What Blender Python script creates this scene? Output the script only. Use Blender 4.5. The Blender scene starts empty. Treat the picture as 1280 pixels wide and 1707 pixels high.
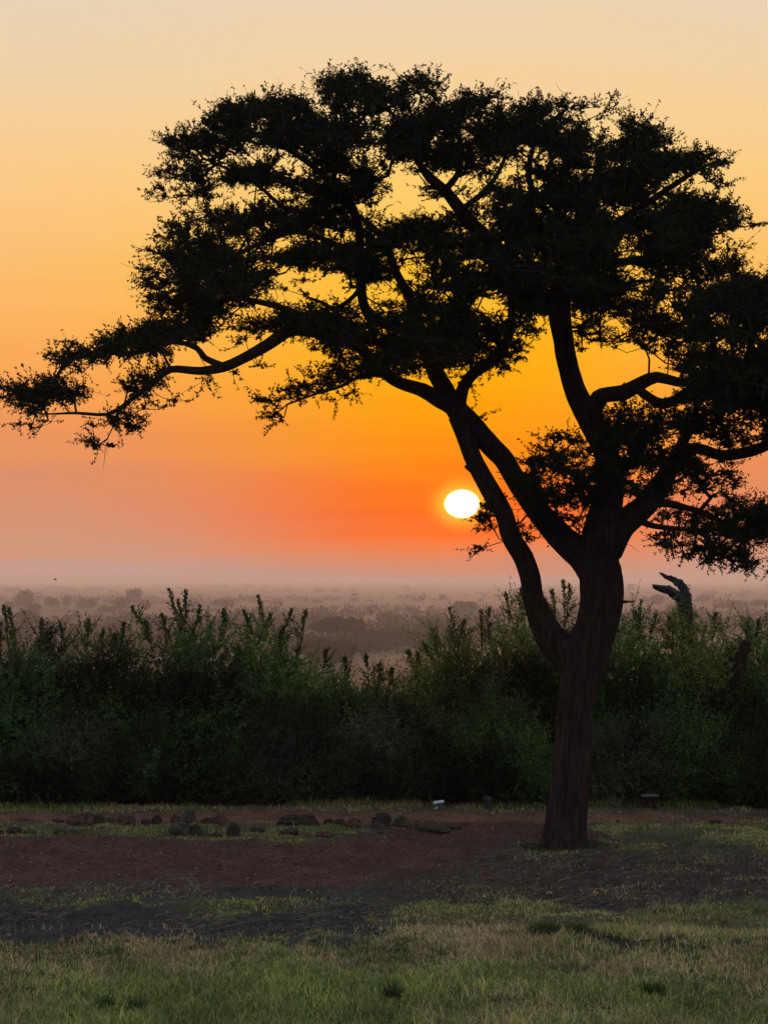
import bpy, math, random
import numpy as np
from mathutils import Vector, noise as mnoise

random.seed(7)
rng = np.random.default_rng(7)
SC = bpy.context.scene
COL = SC.collection
R = math.radians

# ------------------------------------------------------------------ camera
F, CX, CY, HOR = 4000.0, 640.0, 853.5, 965.0      # focal length and centre in photo pixels, horizon row
CAMH = 2.2
PITCH = math.atan((HOR - CY) / F)
cam = bpy.data.cameras.new('camera')
cam.sensor_fit = 'HORIZONTAL'; cam.sensor_width = 36.0; cam.lens = 36.0 * F / 1280.0
cam.clip_start = 0.1; cam.clip_end = 30000
cam_o = bpy.data.objects.new('camera', cam); COL.objects.link(cam_o)
cam_o.location = (0, 0, CAMH); cam_o.rotation_euler = (math.pi / 2 + PITCH, 0, 0)
SC.camera = cam_o

# ------------------------------------------------------------------ exposure, sun, sky
SC.view_settings.view_transform = 'Standard'; SC.view_settings.look = 'None'
SC.view_settings.gamma = 1.0; SC.view_settings.exposure = 0.0
SC.cycles.max_bounces = 6; SC.cycles.diffuse_bounces = 3; SC.cycles.transmission_bounces = 3
SC.cycles.volume_bounces = 1; SC.cycles.transparent_max_bounces = 4
SC.cycles.use_denoising = True

SUN_EL = math.atan((HOR - 840) / F); SUN_AZ = math.atan((770 - CX) / F)       # azimuth to the right of +Y
sun = bpy.data.lights.new('sun', 'SUN'); sun.energy = 1.6; sun.angle = R(0.5); sun.color = (1.0, 0.42, 0.16)
sun_o = bpy.data.objects.new('sun', sun); COL.objects.link(sun_o)
sd = Vector((math.sin(SUN_AZ) * math.cos(SUN_EL), math.cos(SUN_AZ) * math.cos(SUN_EL), math.sin(SUN_EL)))
sun_o.rotation_euler = sd.to_track_quat('Z', 'Y').to_euler(); sun_o.location = (10, 60, 30)


def lin(c):
    return tuple(((v / 255) / 12.92 if v / 255 <= 0.04045 else ((v / 255 + 0.055) / 1.055) ** 2.4) for v in c)


def build_world():
    w = bpy.data.worlds.new("World"); SC.world = w; w.use_nodes = True
    nt = w.node_tree; nt.nodes.clear()
    N = nt.nodes.new; L = nt.links.new

    def M(op, a, b=None, c=None, clamp=False):
        n = N('ShaderNodeMath'); n.operation = op; n.use_clamp = clamp
        for i, v in enumerate((a, b, c)):
            if v is None: continue
            if isinstance(v, (int, float)): n.inputs[i].default_value = v
            else: L(v, n.inputs[i])
        return n.outputs[0]

    def MR(v, a, b, c=0, d=1, interp='SMOOTHSTEP'):
        n = N('ShaderNodeMapRange'); n.interpolation_type = interp
        L(v, n.inputs[0]); n.inputs[1].default_value = a; n.inputs[2].default_value = b
        n.inputs[3].default_value = c; n.inputs[4].default_value = d
        return n.outputs[0]

    def MIX(f, a, b, mode='MIX'):
        n = N('ShaderNodeMix'); n.data_type = 'RGBA'; n.blend_type = mode
        if isinstance(f, (int, float)): n.inputs[0].default_value = f
        else: L(f, n.inputs[0])
        for i, v in ((6, a), (7, b)):
            if isinstance(v, tuple): n.inputs[i].default_value = v + (1,)
            else: L(v, n.inputs[i])
        return n.outputs[2]

    tc = N('ShaderNodeTexCoord'); sep = N('ShaderNodeSeparateXYZ'); L(tc.outputs['Generated'], sep.inputs[0])
    x, y, z = sep.outputs
    elev = M('MULTIPLY', M('ARCSINE', z), 57.29578)
    az = M('MULTIPLY', M('ABSOLUTE', M('WRAP', M('SUBTRACT', M('ARCTAN2', x, y), SUN_AZ), math.pi, -math.pi)), 57.29578)
    # faint horizontal streaks of dust
    mp = N('ShaderNodeMapping'); mp.inputs['Scale'].default_value = (5, 5, 90); L(tc.outputs['Generated'], mp.inputs[0])
    nz = N('ShaderNodeTexNoise'); nz.inputs['Scale'].default_value = 1.6; nz.inputs['Detail'].default_value = 3
    L(mp.outputs[0], nz.inputs[0])
    el2 = M('ADD', elev, M('MULTIPLY', M('SUBTRACT', nz.outputs[0], 0.5), 1.3))
    pos = M('SQRT', M('DIVIDE', M('MAXIMUM', el2, 0.0), 90.0))

    def ramp(stops):
        n = N('ShaderNodeValToRGB'); cr = n.color_ramp; cr.interpolation = 'LINEAR'
        st = [((max(e, 0) / 90.0) ** 0.5, lin(c)) for e, c in stops]
        cr.elements[0].position = st[0][0]; cr.elements[0].color = st[0][1] + (1,)
        cr.elements[1].position = st[-1][0]; cr.elements[1].color = st[-1][1] + (1,)
        for p, c in st[1:-1]:
            e = cr.elements.new(p); e.color = c + (1,)
        L(pos, n.inputs[0]); return n.outputs[0]
    far = ramp([(0.0, (194, 158, 150)), (0.35, (200, 156, 141)), (0.7, (210, 152, 124)), (1.36, (214, 150, 118)), (2.4, (221, 145, 107)), (3.5, (237, 150, 94)),
                (4.5, (249, 162, 90)), (5.9, (252, 177, 98)), (7.4, (252, 190, 116)), (9.5, (251, 202, 140)),
                (11.7, (241, 209, 166)), (13.8, (230, 212, 186)), (20, (215, 212, 203)), (40, (190, 196, 206)), (90, (165, 178, 200))])
    near = ramp([(0.0, (196, 142, 122)), (0.35, (216, 140, 106)), (0.7, (240, 130, 74)), (1.1, (252, 114, 38)), (1.55, (255, 106, 18)), (2.1, (255, 118, 10)),
                 (2.9, (255, 143, 8)), (4.0, (255, 162, 2)), (5.2, (255, 175, 8)), (7.4, (255, 192, 56)), (9.5, (255, 206, 112)),
                 (12.3, (244, 210, 165)), (13.8, (237, 211, 178)), (20, (216, 211, 200)), (40, (190, 196, 206)), (90, (165, 178, 200))])
    wn = M('EXPONENT', M('MULTIPLY', M('POWER', M('DIVIDE', az, M('ADD', 5.4, M('MULTIPLY', M('MINIMUM', M('MAXIMUM', elev, 0.0), 5.5), 0.4))), 2.4), -1.0))
    front = MIX(wn, far, near)
    sky = N('ShaderNodeTexSky'); sky.sky_type = 'NISHITA'; sky.sun_disc = False
    sky.sun_elevation = SUN_EL; sky.sun_rotation = SUN_AZ; sky.dust_density = 3.0; sky.air_density = 1.0; sky.altitude = 1000
    nish = MIX(1.0, sky.outputs[0], (0.12, 0.12, 0.12), 'MULTIPLY')
    back = MIX(1.0, MIX(1.0, ramp([(0, (175, 165, 170)), (8, (188, 176, 182)), (25, (185, 187, 198)), (90, (160, 174, 198))]), nish, 'ADD'),
               (0.9, 0.9, 0.9), 'MULTIPLY')
    wb = MR(az, 22, 95)
    base = MIX(wb, front, back)
    # the sun's disc and the tight aureole round it
    vm = N('ShaderNodeVectorMath'); vm.operation = 'DOT_PRODUCT'; L(tc.outputs['Generated'], vm.inputs[0]); vm.inputs[1].default_value = sd
    ang0 = M('MULTIPLY', M('ARCCOSINE', M('MINIMUM', vm.outputs['Value'], 1.0)), 57.29578)
    de = M('SUBTRACT', elev, math.degrees(SUN_EL))                 # low suns are flattened by refraction
    ang = M('SQRT', M('ADD', M('POWER', ang0, 2.0), M('MULTIPLY', M('MULTIPLY', de, de), 0.55)))
    aur = M('MULTIPLY', M('EXPONENT', M('MULTIPLY', ang, -1.0)), 0.6)
    c1 = MIX(aur, base, (1.35, 0.22, 0.012))
    rim = M('POWER', MR(ang, 0.34, 0.95, 1, 0, 'LINEAR'), 1.8)
    disc = MR(ang, 0.32, 0.44, 1, 0)
    c2 = MIX(disc, MIX(rim, c1, (1.5, 0.62, 0.04)), (14.0, 9.5, 4.5))
    bg = N('ShaderNodeBackground'); L(c2, bg.inputs[0]); bg.inputs[1].default_value = 1.0
    out = N('ShaderNodeOutputWorld'); L(bg.outputs[0], out.inputs[0])
    w.cycles.sampling_method = 'MANUAL'; w.cycles.sample_map_resolution = 2048


build_world()

# ------------------------------------------------------------------ helpers
cp, sp_ = math.cos(PITCH), math.sin(PITCH)


def at(px, py, Y):
    """the real point that stands Y metres away along the view axis of the photo, seen at (px, py)"""
    dx, dy, dz = (px - CX), F * cp - (CY - py) * sp_, F * sp_ + (CY - py) * cp
    k = Y / dy
    return np.array([dx * k, Y, CAMH + dz * k])


def atv(px, py, Y):
    dx = px - CX; dy = F * cp - (CY - py) * sp_; dz = F * sp_ + (CY - py) * cp
    k = Y / dy
    return np.stack([dx * k, Y + 0 * k, CAMH + dz * k], -1)


def gY(py, z=0.0):
    dy, dz = F * cp - (CY - py) * sp_, F * sp_ + (CY - py) * cp
    return (z - CAMH) / dz * dy


def hsh(ix, iy, seed):
    h = (ix.astype(np.int64) * 374761393 + iy.astype(np.int64) * 668265263 + seed * 1442695041) & 0xffffffff
    h = ((h ^ (h >> 13)) * 1274126177) & 0xffffffff
    return ((h ^ (h >> 16)) & 0xffff) / 65535.0


def vnoise(x, y, seed=0):
    ix, iy = np.floor(x), np.floor(y); fx, fy = x - ix, y - iy
    fx = fx * fx * (3 - 2 * fx); fy = fy * fy * (3 - 2 * fy)
    a, b, c, d = hsh(ix, iy, seed), hsh(ix + 1, iy, seed), hsh(ix, iy + 1, seed), hsh(ix + 1, iy + 1, seed)
    return (a + (b - a) * fx) * (1 - fy) + (c + (d - c) * fx) * fy


def fbm(x, y, seed=0, o=4):
    s, a, t = 0, 1.0, 0
    for i in range(o):
        s = s + a * vnoise(x * 2 ** i + 17.3 * i, y * 2 ** i - 9.1 * i, seed + i); t += a; a *= 0.5
    return s / t                                   # 0..1


def ss(v, a, b):
    t = np.clip((v - a) / (b - a), 0, 1); return t * t * (3 - 2 * t)


def unit(v):
    return v / np.maximum(np.linalg.norm(v, axis=-1, keepdims=True), 1e-9)


class MB:
    """collects vertices, faces, material indices and vertex colours"""
    def __init__(s): s.v, s.f, s.m, s.c, s.n = [], [], [], [], 0

    def add(s, v, quads, mat=0, col=None):
        v = np.asarray(v, float).reshape(-1, 3); q = np.asarray(quads, np.int64)
        s.v.append(v); s.f.append(q + s.n); s.m.append(np.full(len(q), mat)); s.n += len(v)
        s.c.append(np.ones((len(v), 3)) if col is None else np.broadcast_to(col, (len(v), 3)))

    def build(s, name, mats, parent=None, smooth=True, origin=None):
        v = np.concatenate(s.v)
        if origin is not None: v = v - np.asarray(origin)
        me = bpy.data.meshes.new(name)
        tot = [len(a) * a.shape[1] for a in s.f]; nf = sum(len(a) for a in s.f)
        loops = np.concatenate([a.ravel() for a in s.f]); sizes = np.concatenate([np.full(len(a), a.shape[1]) for a in s.f])
        me.vertices.add(len(v)); me.vertices.foreach_set('co', v.astype(np.float32).ravel())
        me.loops.add(sum(tot)); me.loops.foreach_set('vertex_index', loops.astype(np.int32))
        me.polygons.add(nf)
        me.polygons.foreach_set('loop_start', np.concatenate([[0], np.cumsum(sizes)[:-1]]).astype(np.int32))
        me.polygons.foreach_set('material_index', np.concatenate(s.m).astype(np.int32))
        me.polygons.foreach_set('use_smooth', np.full(nf, smooth))
        ca = me.attributes.new('tint', 'FLOAT_COLOR', 'POINT')
        c = np.concatenate(s.c); ca.data.foreach_set('color', np.concatenate([c, np.ones((len(c), 1))], 1).astype(np.float32).ravel())
        me.update(calc_edges=True); me.validate()
        for m in (mats if isinstance(mats, (list, tuple)) else [mats]): me.materials.append(m)
        o = bpy.data.objects.new(name, me); COL.objects.link(o)
        if parent is not None: o.parent = parent
        elif origin is not None: o.location = tuple(origin)
        return o


def tag(o, label=None, cat=None, group=None, kind=None):
    for k, v in (('label', label), ('category', cat), ('group', group), ('kind', kind)):
        if v: o[k] = v
    return o


def empty(name, loc, label, cat, group=None):
    o = bpy.data.objects.new(name, None); COL.objects.link(o); o.location = tuple(float(a) for a in loc)
    o.empty_display_size = 0.2
    return tag(o, label, cat, group)


def leaves(mb, P, D, L, W, mat=0, col=None):
    """many small pointed leaves: base P, direction D, length L, width W"""
    n = len(P); D = unit(D); S = unit(np.cross(D, rng.normal(size=(n, 3))))
    L = np.broadcast_to(L, n)[:, None]; W = np.broadcast_to(W, n)[:, None]
    v = np.stack([P, P + D * L * .45 + S * W * .5, P + D * L, P + D * L * .45 - S * W * .5], 1)
    q = np.arange(n * 4).reshape(n, 4)
    mb.add(v, q, mat, None if col is None else np.repeat(col, 4, 0))


def sticks(mb, A, B, ra, rb, mat=0, col=None, sides=3):
    """many thin tapering prisms from A to B"""
    n = len(A); D = unit(B - A); U = unit(np.cross(D, np.where(np.abs(D[:, 2:3]) > .9, [[1., 0, 0]], [[0., 0, 1]]))); V = np.cross(D, U)
    ra = np.broadcast_to(ra, n)[:, None]; rb = np.broadcast_to(rb, n)[:, None]; vs = []
    for P, r in ((A, ra), (B, rb)):
        for k in range(sides):
            t = 2 * math.pi * k / sides; vs.append(P + (U * math.cos(t) + V * math.sin(t)) * r)
    v = np.stack(vs, 1); b = np.arange(n)[:, None] * (2 * sides)
    q = np.concatenate([b + np.array([[k, (k + 1) % sides, sides + (k + 1) % sides, sides + k]]) for k in range(sides)])
    mb.add(v, q, mat, None if col is None else np.repeat(col, 2 * sides, 0))


def kinked(P, step):
    P = np.asarray(P, float); out = []
    for a, b in zip(P[:-1], P[1:]):
        n = max(2, int(np.linalg.norm(b[:3] - a[:3]) / step))
        for t in np.linspace(0, 1, n, endpoint=False): out.append(a + (b - a) * t + np.append(rng.normal(size=3) * .0035, rng.normal() * a[3] * .10))
    out.append(P[-1]); return np.array(out)


def catmull(P, step):
    P = np.asarray(P, float); out = []
    Q = np.vstack([2 * P[0] - P[1], P, 2 * P[-1] - P[-2]])
    for i in range(1, len(Q) - 2):
        n = max(2, int(np.linalg.norm(Q[i + 1][:3] - Q[i][:3]) / step))
        for t in np.linspace(0, 1, n, endpoint=False):
            a, b, c, d = Q[i - 1], Q[i], Q[i + 1], Q[i + 2]
            out.append(.5 * (2 * b + (c - a) * t + (2 * a - 5 * b + 4 * c - d) * t * t + (3 * b - a - 3 * c + d) * t ** 3))
    out.append(P[-1]); return np.array(out)


def tube(mb, path, sides=16, mat=0, ridge=0.0, seed=0, flare=None, cap=True, lump=0.06, col=None):
    """path: rows of x, y, z, radius; bark ridges run along it"""
    P = path[:, :3]; r = path[:, 3]; n = len(P)
    T = unit(np.gradient(P, axis=0)); U = np.zeros_like(P)
    u = np.cross(T[0], [0, 1, 0.01]); u /= np.linalg.norm(u)
    for i in range(n):
        u = u - T[i] * np.dot(u, T[i]); u /= np.linalg.norm(u); U[i] = u
    V = np.cross(T, U); th = np.arange(sides) / sides * 2 * math.pi
    s = np.concatenate([[0], np.cumsum(np.linalg.norm(np.diff(P, axis=0), axis=1))])
    TH, S = np.meshgrid(th, s)
    k = 1 + lump * 2 * (fbm(np.cos(TH) * 1.3 + 5 + seed, S * 2.5 + np.sin(TH) * 1.3, seed, 2) - .5) * 2
    if ridge:
        a = TH / (2 * math.pi) * 26
        w = (fbm(np.minimum(a, 26 - a) * 1.25 + 40 * (TH > math.pi), S * 3.2, seed + 3, 3) - .5) * 2
        k = k + ridge * (np.abs(w) * -1.8 + .4)
    if flare is not None:
        k = k + flare[:, None] * (0.0 + 0.16 * np.maximum(0, np.cos(TH * 5 + seed)))
    v = P[:, None] + (U[:, None] * np.cos(TH)[..., None] + V[:, None] * np.sin(TH)[..., None]) * (r[:, None] * k)[..., None]
    i, j = np.meshgrid(np.arange(n - 1), np.arange(sides), indexing='ij')
    a = i * sides + j; b = i * sides + (j + 1) % sides
    mb.add(v, np.stack([a, b, b + sides, a + sides], -1).reshape(-1, 4), mat, col)
    if cap:
        e = v[-1]; c = e.mean(0) + T[-1] * r[-1] * .6
        q = np.array([[k_, (k_ + 1) % sides, sides] for k_ in range(sides)])
        mb.add(np.vstack([e, c]), q, mat, col)


# ------------------------------------------------------------------ materials
def mat(name, rough=0.9, tint=True, base=(1, 1, 1), noise=None, bump=None, transl=0.0, spec=0.2):
    m = bpy.data.materials.new(name); m.use_nodes = True; nt = m.node_tree; nt.nodes.clear()
    N = nt.nodes.new; L = nt.links.new
    out = N('ShaderNodeOutputMaterial'); b = N('ShaderNodeBsdfPrincipled'); L(b.outputs[0], out.inputs[0])
    b.inputs['Roughness'].default_value = rough; b.inputs['Specular IOR Level'].default_value = spec
    col = None
    rgb = N('ShaderNodeRGB'); rgb.outputs[0].default_value = tuple(base) + (1,); col = rgb.outputs[0]
    if tint:
        at_ = N('ShaderNodeAttribute'); at_.attribute_name = 'tint'
        mx = N('ShaderNodeMix'); mx.data_type = 'RGBA'; mx.blend_type = 'MULTIPLY'; mx.inputs[0].default_value = 1
        L(col, mx.inputs[6]); L(at_.outputs[0], mx.inputs[7]); col = mx.outputs[2]
    tc = N('ShaderNodeTexCoord')
    if noise:
        sc, lo, hi = noise[:3]
        nz = N('ShaderNodeTexNoise'); nz.inputs['Scale'].default_value = sc; nz.inputs['Detail'].default_value = 5; nz.inputs['Roughness'].default_value = .65
        mp0 = N('ShaderNodeMapping'); mp0.inputs['Scale'].default_value = (1, 1, noise[3] if len(noise) > 3 else 1); L(tc.outputs['Object'], mp0.inputs[0]); L(mp0.outputs[0], nz.inputs[0])
        mr = N('ShaderNodeMapRange'); mr.inputs[1].default_value = .3; mr.inputs[2].default_value = .7; mr.inputs[3].default_value = lo; mr.inputs[4].default_value = hi
        L(nz.outputs[0], mr.inputs[0])
        mx = N('ShaderNodeMix'); mx.data_type = 'RGBA'; mx.blend_type = 'MULTIPLY'; mx.inputs[0].default_value = 1
        L(col, mx.inputs[6]); L(mr.outputs[0], mx.inputs[7]); col = mx.outputs[2]
    L(col, b.inputs['Base Color'])
    if bump:
        sc, st, dist, stretch = bump
        mp = N('ShaderNodeMapping'); mp.inputs['Scale'].default_value = (1, 1, stretch); L(tc.outputs['Object'], mp.inputs[0])
        nz = N('ShaderNodeTexNoise'); nz.inputs['Scale'].default_value = sc; nz.inputs['Detail'].default_value = 6; L(mp.outputs[0], nz.inputs[0])
        bp = N('ShaderNodeBump'); bp.inputs['Strength'].default_value = st; bp.inputs['Distance'].default_value = dist
        L(nz.outputs[0], bp.inputs['Height']); L(bp.outputs[0], b.inputs['Normal'])
    if transl:
        t = N('ShaderNodeBsdfTranslucent'); L(col, t.inputs[0])
        ms = N('ShaderNodeMixShader'); ms.inputs[0].default_value = transl
        L(b.outputs[0], ms.inputs[1]); L(t.outputs[0], ms.inputs[2]); L(ms.outputs[0], out.inputs[0])
    return m


M_ground = mat('soil and turf', 0.95, noise=(30, .35, 1.75), bump=(45, 1.0, .03, 1), spec=.1)
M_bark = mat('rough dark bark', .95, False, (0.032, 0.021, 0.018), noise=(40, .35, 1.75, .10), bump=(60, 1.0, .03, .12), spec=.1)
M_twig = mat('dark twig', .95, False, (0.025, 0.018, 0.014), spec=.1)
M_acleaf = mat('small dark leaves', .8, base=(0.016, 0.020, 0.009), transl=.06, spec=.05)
M_bush = mat('shrub leaves', .65, base=(1, 1, 1), transl=.28, spec=.25)
M_farleaf = mat('far foliage', .9, base=(0.017, 0.018, 0.014), spec=.1)
M_grass = mat('grass blades', .75, base=(1, 1, 1), transl=.3, spec=.2)
M_litter = mat('dry stalks and litter', .9, base=(1, 1, 1), spec=.1)
M_rock = mat('brown field stone', .92, base=(0.078, 0.066, 0.058), noise=(18, .45, 1.6), bump=(28, .9, .02, 1), spec=.15)
M_deadwood = mat('weathered grey wood', .9, False, (0.030, 0.034, 0.034), noise=(26, .3, 1.9, .3), bump=(45, 1, .02, .25), spec=.2)
M_white = mat('white painted metal', .5, False, (0.72, 0.76, 0.72), noise=(30, .85, 1.05), spec=.4)
M_green = mat('pale green plastic', .5, False, (0.022, 0.05, 0.035), noise=(25, .6, 1.3), spec=.4)
M_pale = mat('pale green lid', .5, False, (0.36, 0.46, 0.38), noise=(25, .8, 1.15), spec=.4)
M_plank = mat('grey weathered plank', .85, False, (0.10, 0.10, 0.095), noise=(30, .6, 1.3), spec=.2)
M_bird = mat('dark feathers', .8, False, (0.03, 0.028, 0.028), spec=.1)

# ------------------------------------------------------------------ ground: one sheet from behind the camera to the horizon
def zones(x, y):
    """colour of the soil and density of the turf at a ground point"""
    Ys = np.maximum(y, 3.0)
    px = CX + F * x / Ys; py = HOR + CAMH * F / Ys
    w = (fbm(x * .9 + 3, y * .45, 11, 4) - .5) * 2; w2 = (fbm(x * 3.5, y * 1.6, 23, 4) - .5) * 2
    w3 = (fbm(x * 11, y * 6, 29, 3) - .5) * 2
    q = py + (w * 18 + w2 * 18 + w3 * 13) * np.clip((py - 1335) / 170, .16, 1.6)
    X = px + w * 110 + w2 * 90 + w3 * 70

    def band(a, b, s=5): return ss(q, a - s, a + s) * (1 - ss(q, b - s, b + s))
    soil = np.zeros(x.shape + (3,)); soil[:] = (0.060, 0.045, 0.037); g = np.full(x.shape, .06)
    red = np.array([0.078, 0.039, 0.030]); dark = np.array([0.034, 0.033, 0.035]); brn = np.array([0.048, 0.034, 0.032])

    def lay(m, c, gg=None):
        nonlocal soil, g
        m = np.clip(m, 0, 1)
        if c is not None: soil = soil * (1 - m[..., None]) + np.asarray(c) * m[..., None]
        if gg is not None: g = g * (1 - m) + gg * m
    lay(band(0, 1349), (0.035, 0.028, 0.02), .10)
    lay(band(1343, 1353, 2), (0.08, 0.065, 0.04), .5)
    lay(band(1353, 1371, 2) * (1 - ss(X, 1090, 1230)), np.array([0.145, 0.072, 0.046]), .03)
    lay(band(1357, 1371, 3) * ss(X, 1090, 1230), None, .8)
    lay(band(1371, 1397, 3) * (1 - ss(X, 560, 690)), (0.07, 0.065, 0.03), .85)
    lay(band(1370, 1398, 4) * ss(X, 560, 690) * (1 - ss(X, 900, 1010)), red * .95, .05)
    lay(band(1373, 1414, 5) * ss(X, 930, 1020), (0.075, 0.075, 0.035), .85)
    edge = 900 - (np.clip(q, 1395, 1475) - 1395) * 3.6
    lay(band(1397, 1472, 6) * (1 - ss(X, edge - 90, edge + 90)), red, .012)
    lay(band(1400, 1428, 8) * ss(X, edge + 40, edge + 150), (0.06, 0.052, 0.034), .75)
    lay(band(1425, 1506, 10) * ss(X, edge, edge + 160), brn, .34)
    lay(band(1474, 1500, 6) * (1 - ss(X, 560, 760)), (0.05, 0.043, 0.04), .32)
    lay(band(1499, 1508, 2) * (1 - ss(X, 620, 760)), (0.06, 0.06, 0.03), .6)
    lay(band(1510, 1582, 5) * (1 - ss(X, 640, 800)), dark, .035)
    lay(band(1508, 1530, 4) * ss(X, 270, 360) * (1 - ss(X, 470, 600)), (0.06, 0.06, 0.03), .55)
    lay(band(1509, 1560, 6) * ss(X, 640, 800), (0.08, 0.075, 0.035), .8)
    lay(band(1559, 1571, 3) * ss(X, 900, 1000) * (1 - ss(X, 1180, 1290)), brn * .7, .05)
    lay(ss(q + 14 * ss(X, 560, 760), 1572, 1584) * (1 - band(1559, 1572, 3) * ss(X, 900, 1000)), (0.05, 0.045, 0.026), 1.0)
    g = g * np.where(y > 14.2, .30 + 1.0 * ss(fbm(x * 2.3, y * 1.6, 53, 4), .38, .58), 1)
    far = ss(y, 40, 130)
    patch = fbm(x * .012, y * .004, 41, 4)
    pl = np.array([0.055, 0.048, 0.030]) * (0.55 + patch[..., None] * .9)
    soil = soil * (1 - far[..., None]) + pl * far[..., None]
    return soil, g


def height(x, y):
    h = (fbm(x * .35, y * .35, 5, 3) - .5) * .10 * ss(y, 5, 12)
    h = h + (fbm(x * 4.5, y * 4.5, 61, 4) - .5) * .050 + (fbm(x * 16, y * 16, 67, 2) - .5) * .022 * fbm(x * .8, y * .8, 68, 2)
    far = ss(y, 27, 150)
    h = h * (1 - far) - 25.0 * far
    return h + far * (fbm(x * .004, y * .004, 71, 3) - .5) * 3.0 * np.clip(y / 300, 0, 1)


def gz(x, y): return float(height(np.array([float(x)]), np.array([float(y)]))[0])


def axis(parts):
    out = [parts[0][0]]
    for a, b, s0, s1 in parts:
        p = a; s = s0
        while p < b - 1e-6:
            f = (p - a) / (b - a); s = s0 * (s1 / s0) ** f; p = min(b, p + s); out.append(p)
    return np.array(out)


def build_ground():
    xs = axis([(0, 4.5, .035, .045), (4.5, 20, .05, .9), (20, 600, 1, 30), (600, 20000, 35, 1500)])
    xs = np.concatenate([-xs[::-1], xs[1:]])
    ys = axis([(-400, 0, 60, 2), (0, 11, .5, .08), (11, 24, .035, .045), (24, 40, .08, .6), (40, 600, .8, 9), (600, 20000, 10, 900)])
    X, Y = np.meshgrid(xs, ys); Z = height(X, Y); c, g = zones(X, Y)
    mb = MB(); ny, nx = X.shape
    i, j = np.meshgrid(np.arange(ny - 1), np.arange(nx - 1), indexing='ij'); a = i * nx + j
    c = c * (0.45 + 1.1 * fbm(X * 6, Y * 3, 91, 4))[..., None]
    mb.add(np.stack([X, Y, Z], -1), np.stack([a, a + 1, a + nx + 1, a + nx], -1).reshape(-1, 4), 0, c.reshape(-1, 3))
    tag(mb.build('ground', M_ground), kind='structure')


build_ground()

# ------------------------------------------------------------------ the acacia
YT = gY(1410)


def px2r(r, Y): return r * Y / F


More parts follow.
